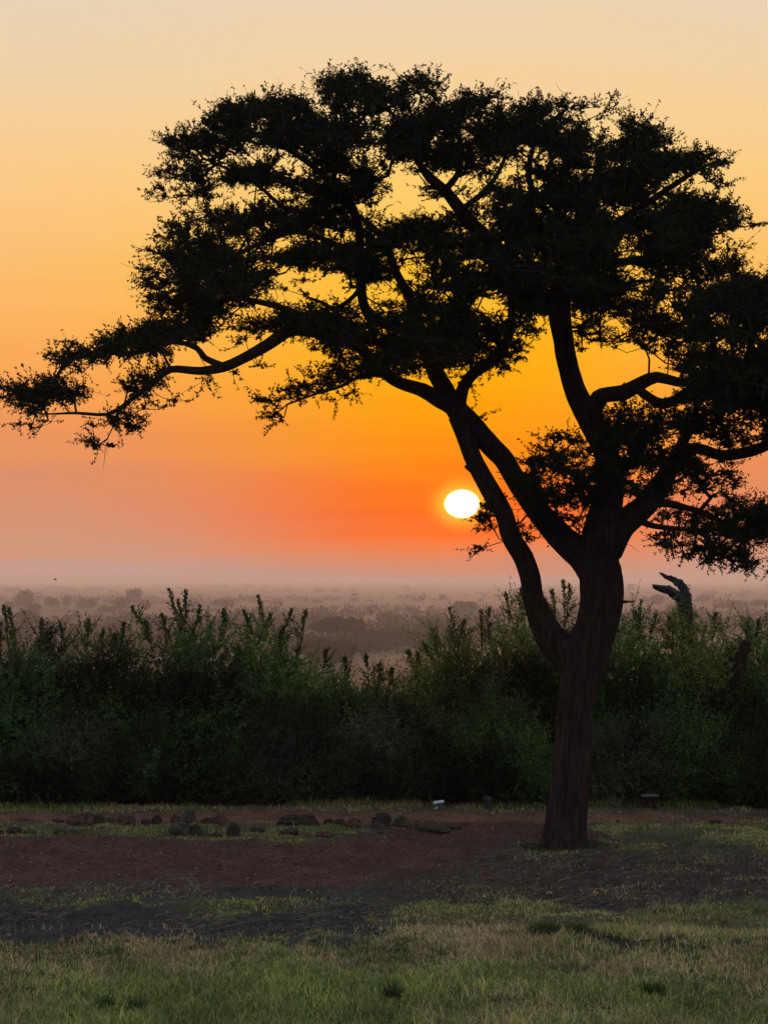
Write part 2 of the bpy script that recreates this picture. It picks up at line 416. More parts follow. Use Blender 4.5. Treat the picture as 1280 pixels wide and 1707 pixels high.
def build_tree():
    root = empty('acacia_tree', (*at(941, 1410, YT)[:2], gz(at(941, 1410, YT)[0], YT)),
                 'tall forked umbrella thorn tree in dark silhouette against the orange sky', 'tree')
    ox = np.array(root.location)
    # limbs: rows of px, py, depth offset in metres, radius in px
    T = []
    T.append(([(941, 1424, 0, 44), (941, 1408, 0, 38), (943, 1385, 0, 34.5), (946, 1350, 0, 32.5), (952, 1290, 0, 30), (956, 1230, 0, 28.5), (962, 1160, 0, 30), (974, 1105, 0, 35),
               (992, 1055, 0, 34), (1003, 1005, 0, 35.5), (1001, 965, 0, 36), (996, 930, 0, 34), (1002, 890, 0, 30), (1012, 840, .02, 25), (1016, 800, .05, 22.5), (1010, 755, .1, 20),
               (984, 700, .15, 20), (961, 655, .2, 18), (946, 605, .2, 16.5), (938, 560, .2, 16.5), (932, 515, .25, 18), (936, 460, .3, 14), (955, 395, .4, 11), (985, 320, .5, 8), (1005, 255, .6, 5)], 120))
    T.append(([(966, 1128, 0, 26), (945, 1095, 0, 25), (922, 1066, 0, 24), (902, 1032, 0, 21), (890, 998, -.05, 18), (884, 965, -.1, 17), (872, 930, -.15, 17), (855, 893, -.2, 16.5), (842, 862, -.2, 16), (828, 832, -.2, 16.5), (805, 795, -.2, 15.5),
               (790, 760, -.2, 14.5), (776, 722, -.2, 15), (762, 692, -.2, 15)], 72))
    T.append(([(1000, 965, 0, 30), (975, 928, .05, 27), (940, 900, .1, 23), (905, 858, .1, 19.5), (875, 822, .08, 18), (855, 790, .05, 17), (842, 768, 0, 17), (820, 745, -.08, 17), (795, 718, -.15, 18), (770, 690, -.2, 19), (752, 672, -.2, 17), (735, 664, -.25, 13.5), (705, 652, -.35, 11.5),
               (672, 640, -.5, 10), (650, 628, -.6, 9), (625, 605, -.7, 9), (595, 575, -.8, 10.5), (560, 556, -.9, 12), (520, 548, -1, 13), (482, 550, -1.1, 12), (448, 572, -1.15, 10), (405, 598, -1.2, 8.5), (372, 610, -1.2, 8.5), (335, 619, -1.2, 7), (285, 617, -1.2, 6),
               (256, 637, -1.2, 5.5), (224, 662, -1.2, 4.5), (200, 685, -1.2, 3.5), (188, 712, -1.2, 2)], 64))
    T.append(([(757, 680, -.2, 17), (745, 648, -.15, 15), (730, 620, -.1, 14), (712, 590, 0, 14), (690, 560, .1, 13), (655, 543, .15, 11), (622, 532, .2, 10), (607, 505, .2, 8.5), (603, 470, .2, 8), (600, 425, .2, 8), (598, 375, .15, 8), (578, 332, .1, 8), (548, 300, 0, 6), (500, 262, -.2, 4), (450, 235, -.3, 2.5)], 14))
    T.append(([(712, 592, 0, 11), (700, 550, .3, 10), (685, 500, .5, 9), (660, 455, .7, 7), (640, 400, .8, 6), (600, 360, 1.0, 4)], 12))
    T.append(([(762, 680, -.2, 13), (772, 648, -.3, 10), (790, 622, -.35, 9.5), (815, 603, -.4, 10), (838, 583, -.45, 9.5), (848, 555, -.5, 7.5), (853, 515, -.55, 6.5), (850, 470, -.6, 5.5), (840, 420, -.7, 4), (860, 360, -.8, 3)], 12))
    T.append(([(838, 583, -.45, 7), (826, 560, -.5, 5.5), (808, 548, -.6, 4.5), (780, 545, -.7, 3.5), (755, 520, -.8, 2.5)], 8))
    T.append(([(936, 545, .2, 13), (912, 490, .1, 12), (870, 448, 0, 12), (828, 412, -.1, 12), (795, 380, -.2, 12), (768, 350, -.3, 11), (738, 320, -.4, 9), (715, 292, -.5, 8), (694, 262, -.6, 5), (670, 215, -.8, 3.5), (640, 170, -1, 2)], 14))
    T.append(([(768, 350, -.3, 6), (790, 335, -.4, 5), (812, 310, -.5, 4), (840, 270, -.5, 3), (850, 220, -.6, 2)], 8))
    T.append(([(738, 320, -.4, 6), (762, 288, -.2, 5), (770, 250, 0, 4), (760, 200, .2, 2.5)], 8))
    T.append(([(1000, 725, .1, 16), (988, 690, .0, 15), (996, 664, -.15, 14), (1015, 657, -.25, 13.5), (1040, 652, -.4, 13.5), (1068, 640, -.5, 12), (1095, 630, -.6, 9.5), (1130, 633, -.7, 8), (1170, 635, -.8, 8), (1200, 624, -.9, 9), (1250, 600, -1, 8), (1310, 560, -1.1, 6), (1380, 520, -1.2, 4)], 14))
    T.append(([(1060, 645, -.5, 8), (1082, 662, -.5, 8), (1106, 674, -.5, 9), (1128, 664, -.4, 8), (1155, 646, -.3, 8), (1195, 632, -.2, 8), (1240, 640, -.1, 7), (1300, 650, 0, 5)], 12))
    T.append(([(1014, 915, 0, 26), (1040, 880, .1, 23), (1072, 845, .3, 21), (1098, 810, .45, 18), (1116, 780, .55, 15), (1132, 745, .6, 11), (1150, 705, .7, 8), (1170, 660, .8, 6), (1190, 600, .9, 5), (1180, 520, 1.1, 4), (1150, 430, 1.3, 3)], 16))
    T.append(([(1112, 785, .5, 11), (1140, 752, .4, 10.5), (1165, 748, .3, 9.5), (1200, 760, .2, 9), (1235, 758, .1, 9), (1270, 742, 0, 9), (1320, 715, -.1, 7), (1390, 670, -.2, 4)], 12))
    T.append(([(1078, 840, .3, 10), (1105, 838, .5, 7.5), (1135, 842, .7, 6), (1175, 858, .9, 5), (1220, 880, 1, 3.5), (1250, 905, 1, 2.5)], 10))
    T.append(([(1066, 868, .2, 6), (1090, 876, 0, 5), (1120, 878, -.2, 4), (1160, 886, -.4, 3), (1190, 905, -.5, 2)], 8))
    T.append(([(1008, 850, 0, 9), (985, 815, -.2, 7), (955, 790, -.4, 5.5), (915, 775, -.6, 4), (880, 770, -.8, 2.5)], 8))
    T.append(([(955, 395, .4, 8), (910, 350, .6, 7), (880, 290, .7, 5), (900, 220, .8, 3), (945, 180, .9, 2)], 10))
    T.append(([(945, 430, .3, 9), (1000, 390, .1, 8), (1060, 350, -.1, 6.5), (1110, 320, -.3, 5), (1160, 285, -.5, 3.5), (1200, 265, -.6, 2)], 10))
    T.append(([(940, 450, .3, 8), (1010, 440, .6, 7), (1080, 430, .9, 6), (1150, 400, 1.1, 5), (1210, 370, 1.2, 3)], 10))
    T.append(([(603, 470, .2, 5), (590, 492, 0, 4), (562, 512, -.1, 3.8), (540, 506, -.2, 3.2), (515, 494, -.3, 2)], 8))
    T.append(([(598, 430, .2, 6), (560, 405, -.1, 5), (500, 385, -.4, 4.5), (440, 400, -.7, 4), (380, 430, -.9, 3), (310, 445, -1, 2)], 8))
    T.append(([(585, 340, .1, 5), (540, 350, .3, 4.5), (480, 345, .6, 4), (420, 300, .8, 3), (340, 265, 1, 2)], 8))
    T.append(([(560, 556, -.9, 7), (500, 520, -.7, 6), (440, 505, -.6, 5), (380, 500, -.5, 4), (320, 530, -.5, 3)], 8))
    T.append(([(372, 610, -1.2, 6), (345, 597, -1.1, 5.5), (328, 578, -1, 5), (290, 572, -1, 4), (230, 585, -.9, 3.5), (160, 590, -.8, 2.5), (110, 600, -.8, 2)], 8))
    T.append(([(215, 670, -1.2, 4), (180, 690, -1.3, 3), (130, 688, -1.4, 2.5), (80, 690, -1.5, 1.6)], 6))
    T.append(([(650, 628, -.6, 5), (610, 622, -.8, 3.8), (570, 640, -1, 3), (530, 655, -1.2, 2.2), (480, 672, -1.3, 1.6)], 6))
    T.append(([(1016, 800, .05, 9), (1050, 770, -.3, 7), (1080, 735, -.5, 5), (1100, 700, -.7, 4)], 8))
    tb = MB(); limbs = []
    for k, (rows, sides) in enumerate(T):
        w = np.array([[*(at(a, b, YT + d) - ox), px2r(r, YT + d)] for a, b, d, r in rows])
        if len(limbs): w[1:, :3] += rng.normal(size=(len(w) - 1, 3)) * .008
        c = catmull(w, .05 if k < 3 else .07)
        fl = None
        if k == 0:
            fl = np.clip(1 - (c[:, 2]) / .28, 0, 1) ** 2
        tube(tb, c, max(sides, 8), 0, ridge=.12 if k < 3 else .03, seed=k * 7, flare=fl, lump=.05 if k < 3 else .1)
        limbs.append(c)
    # broken stub and small knots
    s = np.array([[*(at(a, b, YT - .2) - ox), px2r(r, YT)] for a, b, r in ((800, 790, 9), (786, 783, 6), (776, 777, 3.5))]); tube(tb, catmull(s, .03), 8, lump=.2)
    s = np.array([[*(at(a, b, YT - .1) - ox), px2r(r, YT)] for a, b, r in ((1030, 1003, 5), (1045, 1003, 2), (1057, 1003, 1.2))]); tube(tb, catmull(s, .03), 6, lump=.2)
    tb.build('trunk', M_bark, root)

    # foliage pads: px, py, rx, ry, rotation in degrees, density, depth centre
    pads = [(168, 588, 88, 20, -4, 1.2), (72, 662, 58, 24, 0, .9), (120, 640, 60, 20, -12, .7), (25, 655, 24, 14, 0, .35), (212, 652, 46, 26, -20, .75), (175, 700, 50, 16, 0, .4), (170, 735, 34, 9, -12, .3), (60, 700, 40, 12, 0, .16), (225, 705, 40, 14, 0, .2), (270, 680, 36, 16, 0, .14),
            (290, 562, 66, 26, -8, 1.2), (248, 622, 40, 18, 0, .7), (300, 535, 56, 24, 0, .9), (205, 560, 40, 12, -10, .6),
            (345, 512, 60, 26, -8, 1.), (385, 472, 78, 46, 5, 1.4), (300, 452, 55, 20, -6, .85), (265, 470, 30, 26, 0, .2), (325, 388, 70, 18, -4, 1.2), (285, 415, 40, 22, 0, .45), (410, 405, 80, 26, 0, 1.2), (440, 362, 80, 22, 0, 1.1), (350, 430, 70, 18, 0, .6),
            (320, 240, 48, 15, 6, 1.1), (395, 210, 58, 34, -18, 1.1), (480, 215, 66, 48, 0, 1.2), (385, 282, 80, 24, -4, .75), (300, 292, 42, 14, 0, .25), (300, 315, 50, 14, -8, .35), (350, 310, 50, 14, -12, .5), (480, 290, 60, 28, 0, 1.), (370, 345, 50, 14, 0, .25), (430, 185, 60, 16, -6, .7),
            (590, 165, 56, 40, 0, 1.1), (560, 140, 26, 14, 0, .6), (712, 162, 52, 40, 0, 1.2), (620, 225, 105, 36, 0, 1.2), (650, 155, 40, 26, 0, .8), (765, 225, 105, 50, 6, 1.3), (552, 300, 46, 46, 0, 1.), (560, 355, 60, 26, 0, 1.), (640, 290, 60, 16, 0, .3), (530, 430, 90, 26, -6, 1.), (500, 450, 40, 14, 0, .7),
            (835, 185, 70, 32, 6, 1.), (880, 225, 100, 52, 0, 1.4), (935, 188, 46, 26, 0, .65), (985, 180, 52, 24, -14, .5), (1062, 228, 34, 26, 0, 1.), (1000, 290, 125, 48, 4, 1.5), (1150, 268, 62, 18, 4, .85), (1175, 303, 44, 12, 0, .6), (1090, 285, 50, 30, 0, .9),
            (1172, 360, 62, 33, 4, 1.2), (1240, 365, 34, 16, 0, .18), (1190, 448, 46, 32, 10, .8), (1225, 425, 22, 16, 0, .15), (1060, 385, 130, 62, 0, 1.6), (935, 400, 120, 82, 0, 1.7), (850, 345, 70, 34, 0, 1.), (700, 240, 80, 40, 0, .9), (780, 275, 60, 20, 0, .8),
            (612, 400, 66, 36, 0, 1.1), (700, 388, 90, 20, 4, 1.1), (790, 425, 80, 42, 0, 1.1), (690, 450, 60, 34, 0, .3), (620, 460, 60, 22, 0, .7), (830, 470, 80, 30, 0, 1.),
            (700, 560, 105, 60, 0, 1.5), (640, 585, 60, 44, 20, 1.), (770, 530, 80, 50, 0, .8), (750, 480, 90, 30, 0, .7), (850, 545, 50, 50, 0, .35), (820, 598, 60, 22, -6, .55), (880, 628, 42, 8, 4, .35), (800, 640, 44, 16, 0, .22), (790, 690, 24, 10, 0, .12),
            (535, 540, 74, 18, 0, 1.3), (585, 555, 60, 40, 20, 1.1), (430, 555, 66, 16, -24, .45), (470, 530, 60, 24, -10, .4), (400, 540, 50, 16, 0, .3), (545, 590, 40, 20, 0, .2), (350, 585, 60, 16, 0, .16), (400, 618, 36, 10, -20, .16), (340, 632, 30, 6, 0, .12),
            (585, 610, 50, 24, -14, .65), (535, 640, 60, 13, -16, .42), (470, 672, 42, 14, -14, .4), (455, 700, 20, 12, 0, .25), (590, 650, 50, 8, -38, .3), (500, 485, 90, 30, 0, .22),
            (1240, 560, 100, 90, 0, 1.7), (1330, 560, 100, 120, 0, 1.3), (1240, 500, 90, 26, 4, 1.2), (1200, 640, 90, 50, 0, 1.4), (1050, 500, 130, 34, 8, 1.4), (1110, 545, 90, 30, 22, 1.1), (940, 490, 90, 34, 0, 1.1), (900, 505, 50, 22, 0, .8), (1000, 545, 70, 24, 12, .35), (1110, 588, 66, 16, 18, .4), (990, 575, 44, 22, 0, .12),
            (1075, 700, 76, 30, 0, .65), (1170, 700, 90, 26, 0, .8), (1225, 728, 60, 18, 0, .5), (1300, 690, 60, 60, 0, 1.), (1090, 790, 76, 42, 0, 1.2), (1000, 780, 50, 60, 0, .7), (1040, 735, 60, 24, 0, .9),
            (905, 762, 46, 16, -8, .65), (940, 745, 44, 18, 0, .6), (915, 800, 58, 34, 0, .6), (925, 850, 48, 34, 20, .5), (880, 890, 40, 10, 30, .2), (965, 830, 40, 40, 0, .4), (1170, 780, 60, 26, 0, .6), (1200, 815, 46, 22, 0, .5), (1160, 872, 76, 24, 6, 1.1), (1245, 870, 60, 36, 10, 1.1), (1130, 905, 44, 14, 10, .5), (1200, 925, 60, 18, 10, .6), (1255, 945, 34, 14, 30, .35), (1215, 940, 36, 10, 0, .3), (1300, 850, 50, 50, 0, .8), (1160, 930, 30, 10, 0, .2),
            (800, 830, 44, 34, 0, .07), (800, 872, 22, 9, 0, .2), (805, 905, 14, 24, 20, .1), (738, 802, 10, 12, 0, .12), (806, 862, 12, 12, -30, .9), (814, 852, 10, 20, 0, .4), (660, 325, 62, 48, 0, .42), (505, 490, 80, 30, 0, .13), (470, 370, 210, 140, -14, .34), (740, 320, 230, 150, 0, .34), (1040, 350, 170, 130, 0, .4), (720, 500, 170, 100, 0, .3), (400, 250, 130, 60, -20, .3), (1170, 480, 90, 60, 0, .4), (320, 480, 80, 60, 0, .35), (560, 410, 120, 60, 0, .5), (690, 445, 50, 30, 0, .12)]
    holes = [(762, 836, 42, 32, 0, 1.), (450, 329, 26, 15, -6, .9), (473, 408, 24, 11, -14, .95), (412, 412, 14, 11, 0, .8), (455, 430, 14, 8, 0, .5), (512, 486, 76, 28, 0, .85), (430, 514, 50, 18, -22, .75), (560, 470, 30, 14, 0, .6),
             (668, 328, 40, 34, 0, .72), (700, 345, 28, 18, 0, .75), (640, 350, 26, 14, 0, .7), (655, 290, 20, 13, 0, .7), (612, 264, 30, 9, -6, .8), (775, 322, 48, 22, 28, .82), (835, 272, 34, 6, 6, .85), (872, 306, 36, 11, 14, .8), (1138, 304, 30, 8, -4, .9), (1098, 338, 12, 7, 0, .9),
             (1090, 318, 16, 5, 20, .8), (690, 445, 42, 24, 0, .7), (655, 432, 14, 10, 0, .6), (832, 402, 18, 10, 0, .75), (1028, 358, 10, 14, 0, .9), (1000, 345, 8, 10, 0, .8), (962, 370, 10, 8, 0, .8), (980, 412, 14, 5, 0, .8), (645, 506, 28, 15, 20, .8), (617, 492, 10, 12, 0, .7), (832, 515, 15, 20, 0, .8), (812, 490, 14, 14, 0, .5), (760, 505, 16, 10, 0, .6),
             (720, 530, 8, 12, 0, .7), (790, 560, 14, 10, 0, .6), (1085, 505, 24, 16, 0, .7), (1130, 500, 16, 8, 30, .6), (1195, 535, 20, 7, 0, .8), (338, 592, 40, 13, 6, .85), (395, 575, 26, 10, -30, .75), (255, 598, 26, 6, 0, .6), (182, 636, 26, 12, -10, .8), (145, 622, 30, 7, -10, .6), (120, 632, 22, 6, 0, .7),
             (135, 683, 24, 8, 0, .7), (215, 667, 14, 6, 0, .6), (1090, 668, 26, 9, 0, .8), (1060, 700, 20, 20, 0, .3), (1010, 620, 60, 30, 0, .9), (1110, 653, 26, 7, -10, 1.), (1135, 840, 34, 9, -8, .85), (1180, 822, 20, 7, 10, .7), (977, 868, 11, 26, 0, .8), (940, 700, 40, 20, 0, .9), (1240, 700, 36, 6, 0, .6), (1160, 745, 26, 6, 10, .6), (1120, 735, 16, 8, 0, .6), (1262, 795, 22, 40, 0, .97), (1270, 720, 20, 8, 0, .6), (330, 350, 60, 10, -14, .6), (370, 330, 40, 8, -20, .5), (410, 258, 16, 6, 0, .6), (430, 265, 12, 5, 0, .6), (500, 350, 14, 6, 0, .5), (350, 265, 26, 5, 0, .5), (1205, 400, 22, 8, 0, .7), (690, 160, 8, 8, 0, .8), (812, 198, 10, 8, 0, .7), (1010, 222, 12, 7, 0, .8), (960, 205, 12, 5, 0, .6)]
    SEGS = np.vstack([np.c_[l] for l in limbs])
    P = []; kd = []
    pr = np.random.default_rng(21)
    for i, (a, b, rx, ry, rot, d) in enumerate(pads):
        rx *= .95; ry *= .98
        n = int(math.pi * rx * ry * d * 0.0190) + 1
        u = pr.uniform(0, 1, n) ** .55; t = pr.uniform(0, 2 * math.pi, n)
        ex, ey = u * np.cos(t) * rx, u * np.sin(t) * ry; c_, s_ = math.cos(R(rot)), math.sin(R(rot))
        X = a + ex * c_ - ey * s_; Yp = b + ex * s_ + ey * c_
        keep = np.ones(n, bool)
        for ha, hb, hx, hy, hr, hs in holes:
            ch, sh = math.cos(R(-hr)), math.sin(R(-hr)); dx, dy = X - ha, Yp - hb
            rr = ((dx * ch - dy * sh) / (hx + 11)) ** 2 + ((dx * sh + dy * ch) / (hy + 10)) ** 2
            keep &= ~((rr < 1) & (pr.uniform(size=n) < hs))
        vn = fbm(X / 52 + Yp * .004, Yp / 25, 301, 3); keep &= pr.uniform(size=n) < ss(vn, .33, .50) * .91 + .09
        X, Yp = X[keep], Yp[keep]
        # depth: follow the nearest limb in the picture, then spread
        big = rx * ry
        lx = SEGS[:, :3] + ox; lpx = CX + F * lx[:, 0] / lx[:, 1]; lpy = HOR - F * (lx[:, 2] - CAMH) / lx[:, 1]
        j = np.argmin((lpx - a) ** 2 + (lpy - b) ** 2)
        dc = (lx[j, 1] - YT) + pr.normal() * .35 * min(1, d)
        th = .22 + .35 * min(1., d) * min(1., ry / 30)
        if d >= 1.1: th += .45
        dep = YT + dc + pr.normal(size=len(X)) * th
        P.append(atv(X, Yp, dep) - ox)
    P = np.vstack(P)
    # fine branches: every spray joins the nearest older branch
    nodes = [SEGS[:, :3]]; rad = [SEGS[:, 3]]
    keepn = SEGS[:, 3] < px2r(16, YT)
    base = SEGS[keepn][:, :3]
    NX = np.zeros((200000, 3)); par = np.full(200000, -1); NX[:len(base)] = base; nn = len(base); nb = nn
    d0 = np.array([np.min(((base - p) ** 2).sum(1)) for p in P]); order = np.argsort(d0)
    tips = np.zeros(len(P), int); tdir = np.zeros((len(P), 3))
    for k in order:
        p = P[k]; dv = NX[:nn] - p; d2 = (dv * dv).sum(1) + np.maximum(0, dv[:, 2]) ** 2 * 1.2
        j = int(np.argmin(d2)); a = NX[j]; L = np.linalg.norm(p - a); m = max(1, int(L / .09))
        side = pr.normal(size=3) * L * .10 + np.array([0, 0, -.08 * L]); prev = j
        for q in range(1, m + 1):
            t = q / m; x = a + (p - a) * t + side * 4 * t * (1 - t) * (1 if q < m else 0) + pr.normal(size=3) * .006
            NX[nn] = x; par[nn] = prev; prev = nn; nn += 1
        tips[k] = prev; tdir[k] = unit((p - a)[None])[0]
    cnt = np.zeros(nn)
    cnt[tips] += 1
    for i in range(nn - 1, nb - 1, -1):
        if par[i] >= nb: cnt[par[i]] += cnt[i]
    idx = np.arange(nb, nn); A = NX[par[idx]]; B = NX[idx]
    rB = np.minimum(.0019 * np.maximum(cnt[idx], 1) ** .5 + .0008, .022)
    cpar = np.where(par[idx] >= nb, cnt[np.maximum(par[idx], 0)], cnt[idx] * 1.3); rA = np.minimum(.0019 * np.maximum(cpar, 1) ** .5 + .0008, .024)
    cb = MB(); sticks(cb, A, B, rA, rB, 1, sides=4)
    # sprays of twiglets carrying small leaf clusters
    ns = 5; n = len(P) * ns
    O = np.repeat(P, ns, 0); TD = np.repeat(tdir, ns, 0)
    out_ = unit(O - np.array([0.2, 0, 3.2])); rnd = pr.normal(size=(n, 3)); rnd[:, 2] *= .55
    D = unit(TD * .55 + rnd * .85 + out_ * .35 + np.array([0, 0, .22]))
    Lt = pr.uniform(.05, .16, n); Lt *= np.where(pr.uniform(size=n) < .12, 1.7, 1)
    bend = np.stack([pr.normal(size=n) * .03, pr.normal(size=n) * .03, pr.uniform(-.05, .04, n)], 1)
    E = O + D * Lt[:, None] + bend; Mid = O + D * Lt[:, None] * .5 + bend * .25
    sticks(cb, O, Mid, .0022, .0017, 1); sticks(cb, Mid, E, .0017, .0009, 1)
    K = 8; t = (np.arange(K) + .6) / K
    tt = np.repeat(t[None], n, 0) + pr.uniform(-.04, .04, (n, K))
    pos = O[:, None] + D[:, None] * (Lt[:, None] * tt)[..., None] + bend[:, None] * (tt ** 2)[..., None]
    sel = pr.uniform(size=(n, K)) < .80
    pos = pos[sel]; Dl = np.repeat(D[:, None], K, 1)[sel]
    pos = np.repeat(pos, 3, 0); Dl = np.repeat(Dl, 3, 0); m = len(pos)
    dd = unit(Dl * .4 + pr.normal(size=(m, 3)) * .8)
    tint = np.repeat(pr.uniform(.6, 1.35, m)[:, None], 3, 1) * np.array([1, 1, 1])
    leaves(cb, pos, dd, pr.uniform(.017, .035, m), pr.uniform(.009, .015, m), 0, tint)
    # bare drooping wisps under the crown edge
    W = np.array([[176, 745, 172, 782, -1.2], [225, 690, 250, 700, -1.2], [95, 690, 60, 712, -1.2], [245, 655, 260, 690, -1.2], [262, 335, 235, 322, .8], [285, 232, 258, 228, .9], [950, 165, 925, 135, .8], [250, 452, 200, 438, -1],
                  [75, 700, 45, 725, -1.2], [600, 500, 590, 530, -1], [1070, 560, 1085, 592, .2], [1100, 905, 1120, 925, 0], [300, 470, 225, 500, -1], [1180, 262, 1235, 255, -.6], [1010, 175, 1050, 158, .9], [180, 720, 178, 760, -1.2], [1035, 905, 1068, 922, 0]])
    wa = atv(W[:, 0], W[:, 1], YT + W[:, 4]) - ox; wb = atv(W[:, 2], W[:, 3], YT + W[:, 4]) - ox; wm = (wa + wb) / 2 + pr.normal(size=(len(W), 3)) * .02
    sticks(cb, wa, wm, .003, .002, 1); sticks(cb, wm, wb, .002, .001, 1)
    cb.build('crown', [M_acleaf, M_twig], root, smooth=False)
    print('tree sprays', len(P), 'leaves', m, 'nodes', nn)


build_tree()

# ------------------------------------------------------------------ hedge shrubs
GREENS = {'dark': (0.036, 0.084, 0.028), 'mid': (0.052, 0.106, 0.028), 'olive': (0.080, 0.108, 0.028), 'grey': (0.056, 0.078, 0.042)}


def shoots(mb, O, D, Ln, K, leafL, leafW, col, droop=0.0, stem=.003, per=2):
    n = len(O); D = unit(D); up = np.array([0, 0, 1.])
    bend = rng.normal(size=(n, 3)) * (Ln * .10)[:, None] + up * (droop * Ln)[:, None]
    E = O + D * Ln[:, None] + bend; Mi = O + D * Ln[:, None] * .5 + bend * .25
    sticks(mb, O, Mi, stem, stem * .75, 1); sticks(mb, Mi, E, stem * .75, stem * .4, 1)
    t = (np.arange(K) + .5) / K; tt = np.clip(t[None] + rng.uniform(-.5, .5, (n, K)) / K, 0, 1.02)
    pos = O[:, None] + D[:, None] * (Ln[:, None] * tt)[..., None] + bend[:, None] * (tt ** 2)[..., None]
    Dl = np.repeat(D[:, None], K, 1).reshape(-1, 3); sz = np.repeat(((1.15 - .55 * tt)[..., None]), per, 0) if 0 else (1.15 - .55 * tt).reshape(-1)
    cc = np.repeat(col, K, 0); pos = pos.reshape(-1, 3)
    pos = np.repeat(pos, per, 0); Dl = np.repeat(Dl, per, 0); sz = np.repeat(sz, per); cc = np.repeat(cc, per, 0); m = len(pos)
    rd = unit(rng.normal(size=(m, 3))); rd = unit(rd - Dl * (rd * Dl).sum(1, keepdims=True))
    dd = unit(Dl * .75 + rd * .8)
    leaves(mb, pos, dd, leafL * sz * rng.uniform(.7, 1.25, m), leafW * sz * rng.uniform(.8, 1.2, m), 0, cc * rng.uniform(.65, 1.4, (m, 1)))
    return m


TONE = {'dark': 1.1, 'mid': .8, 'olive': .4, 'grey': 1.2}


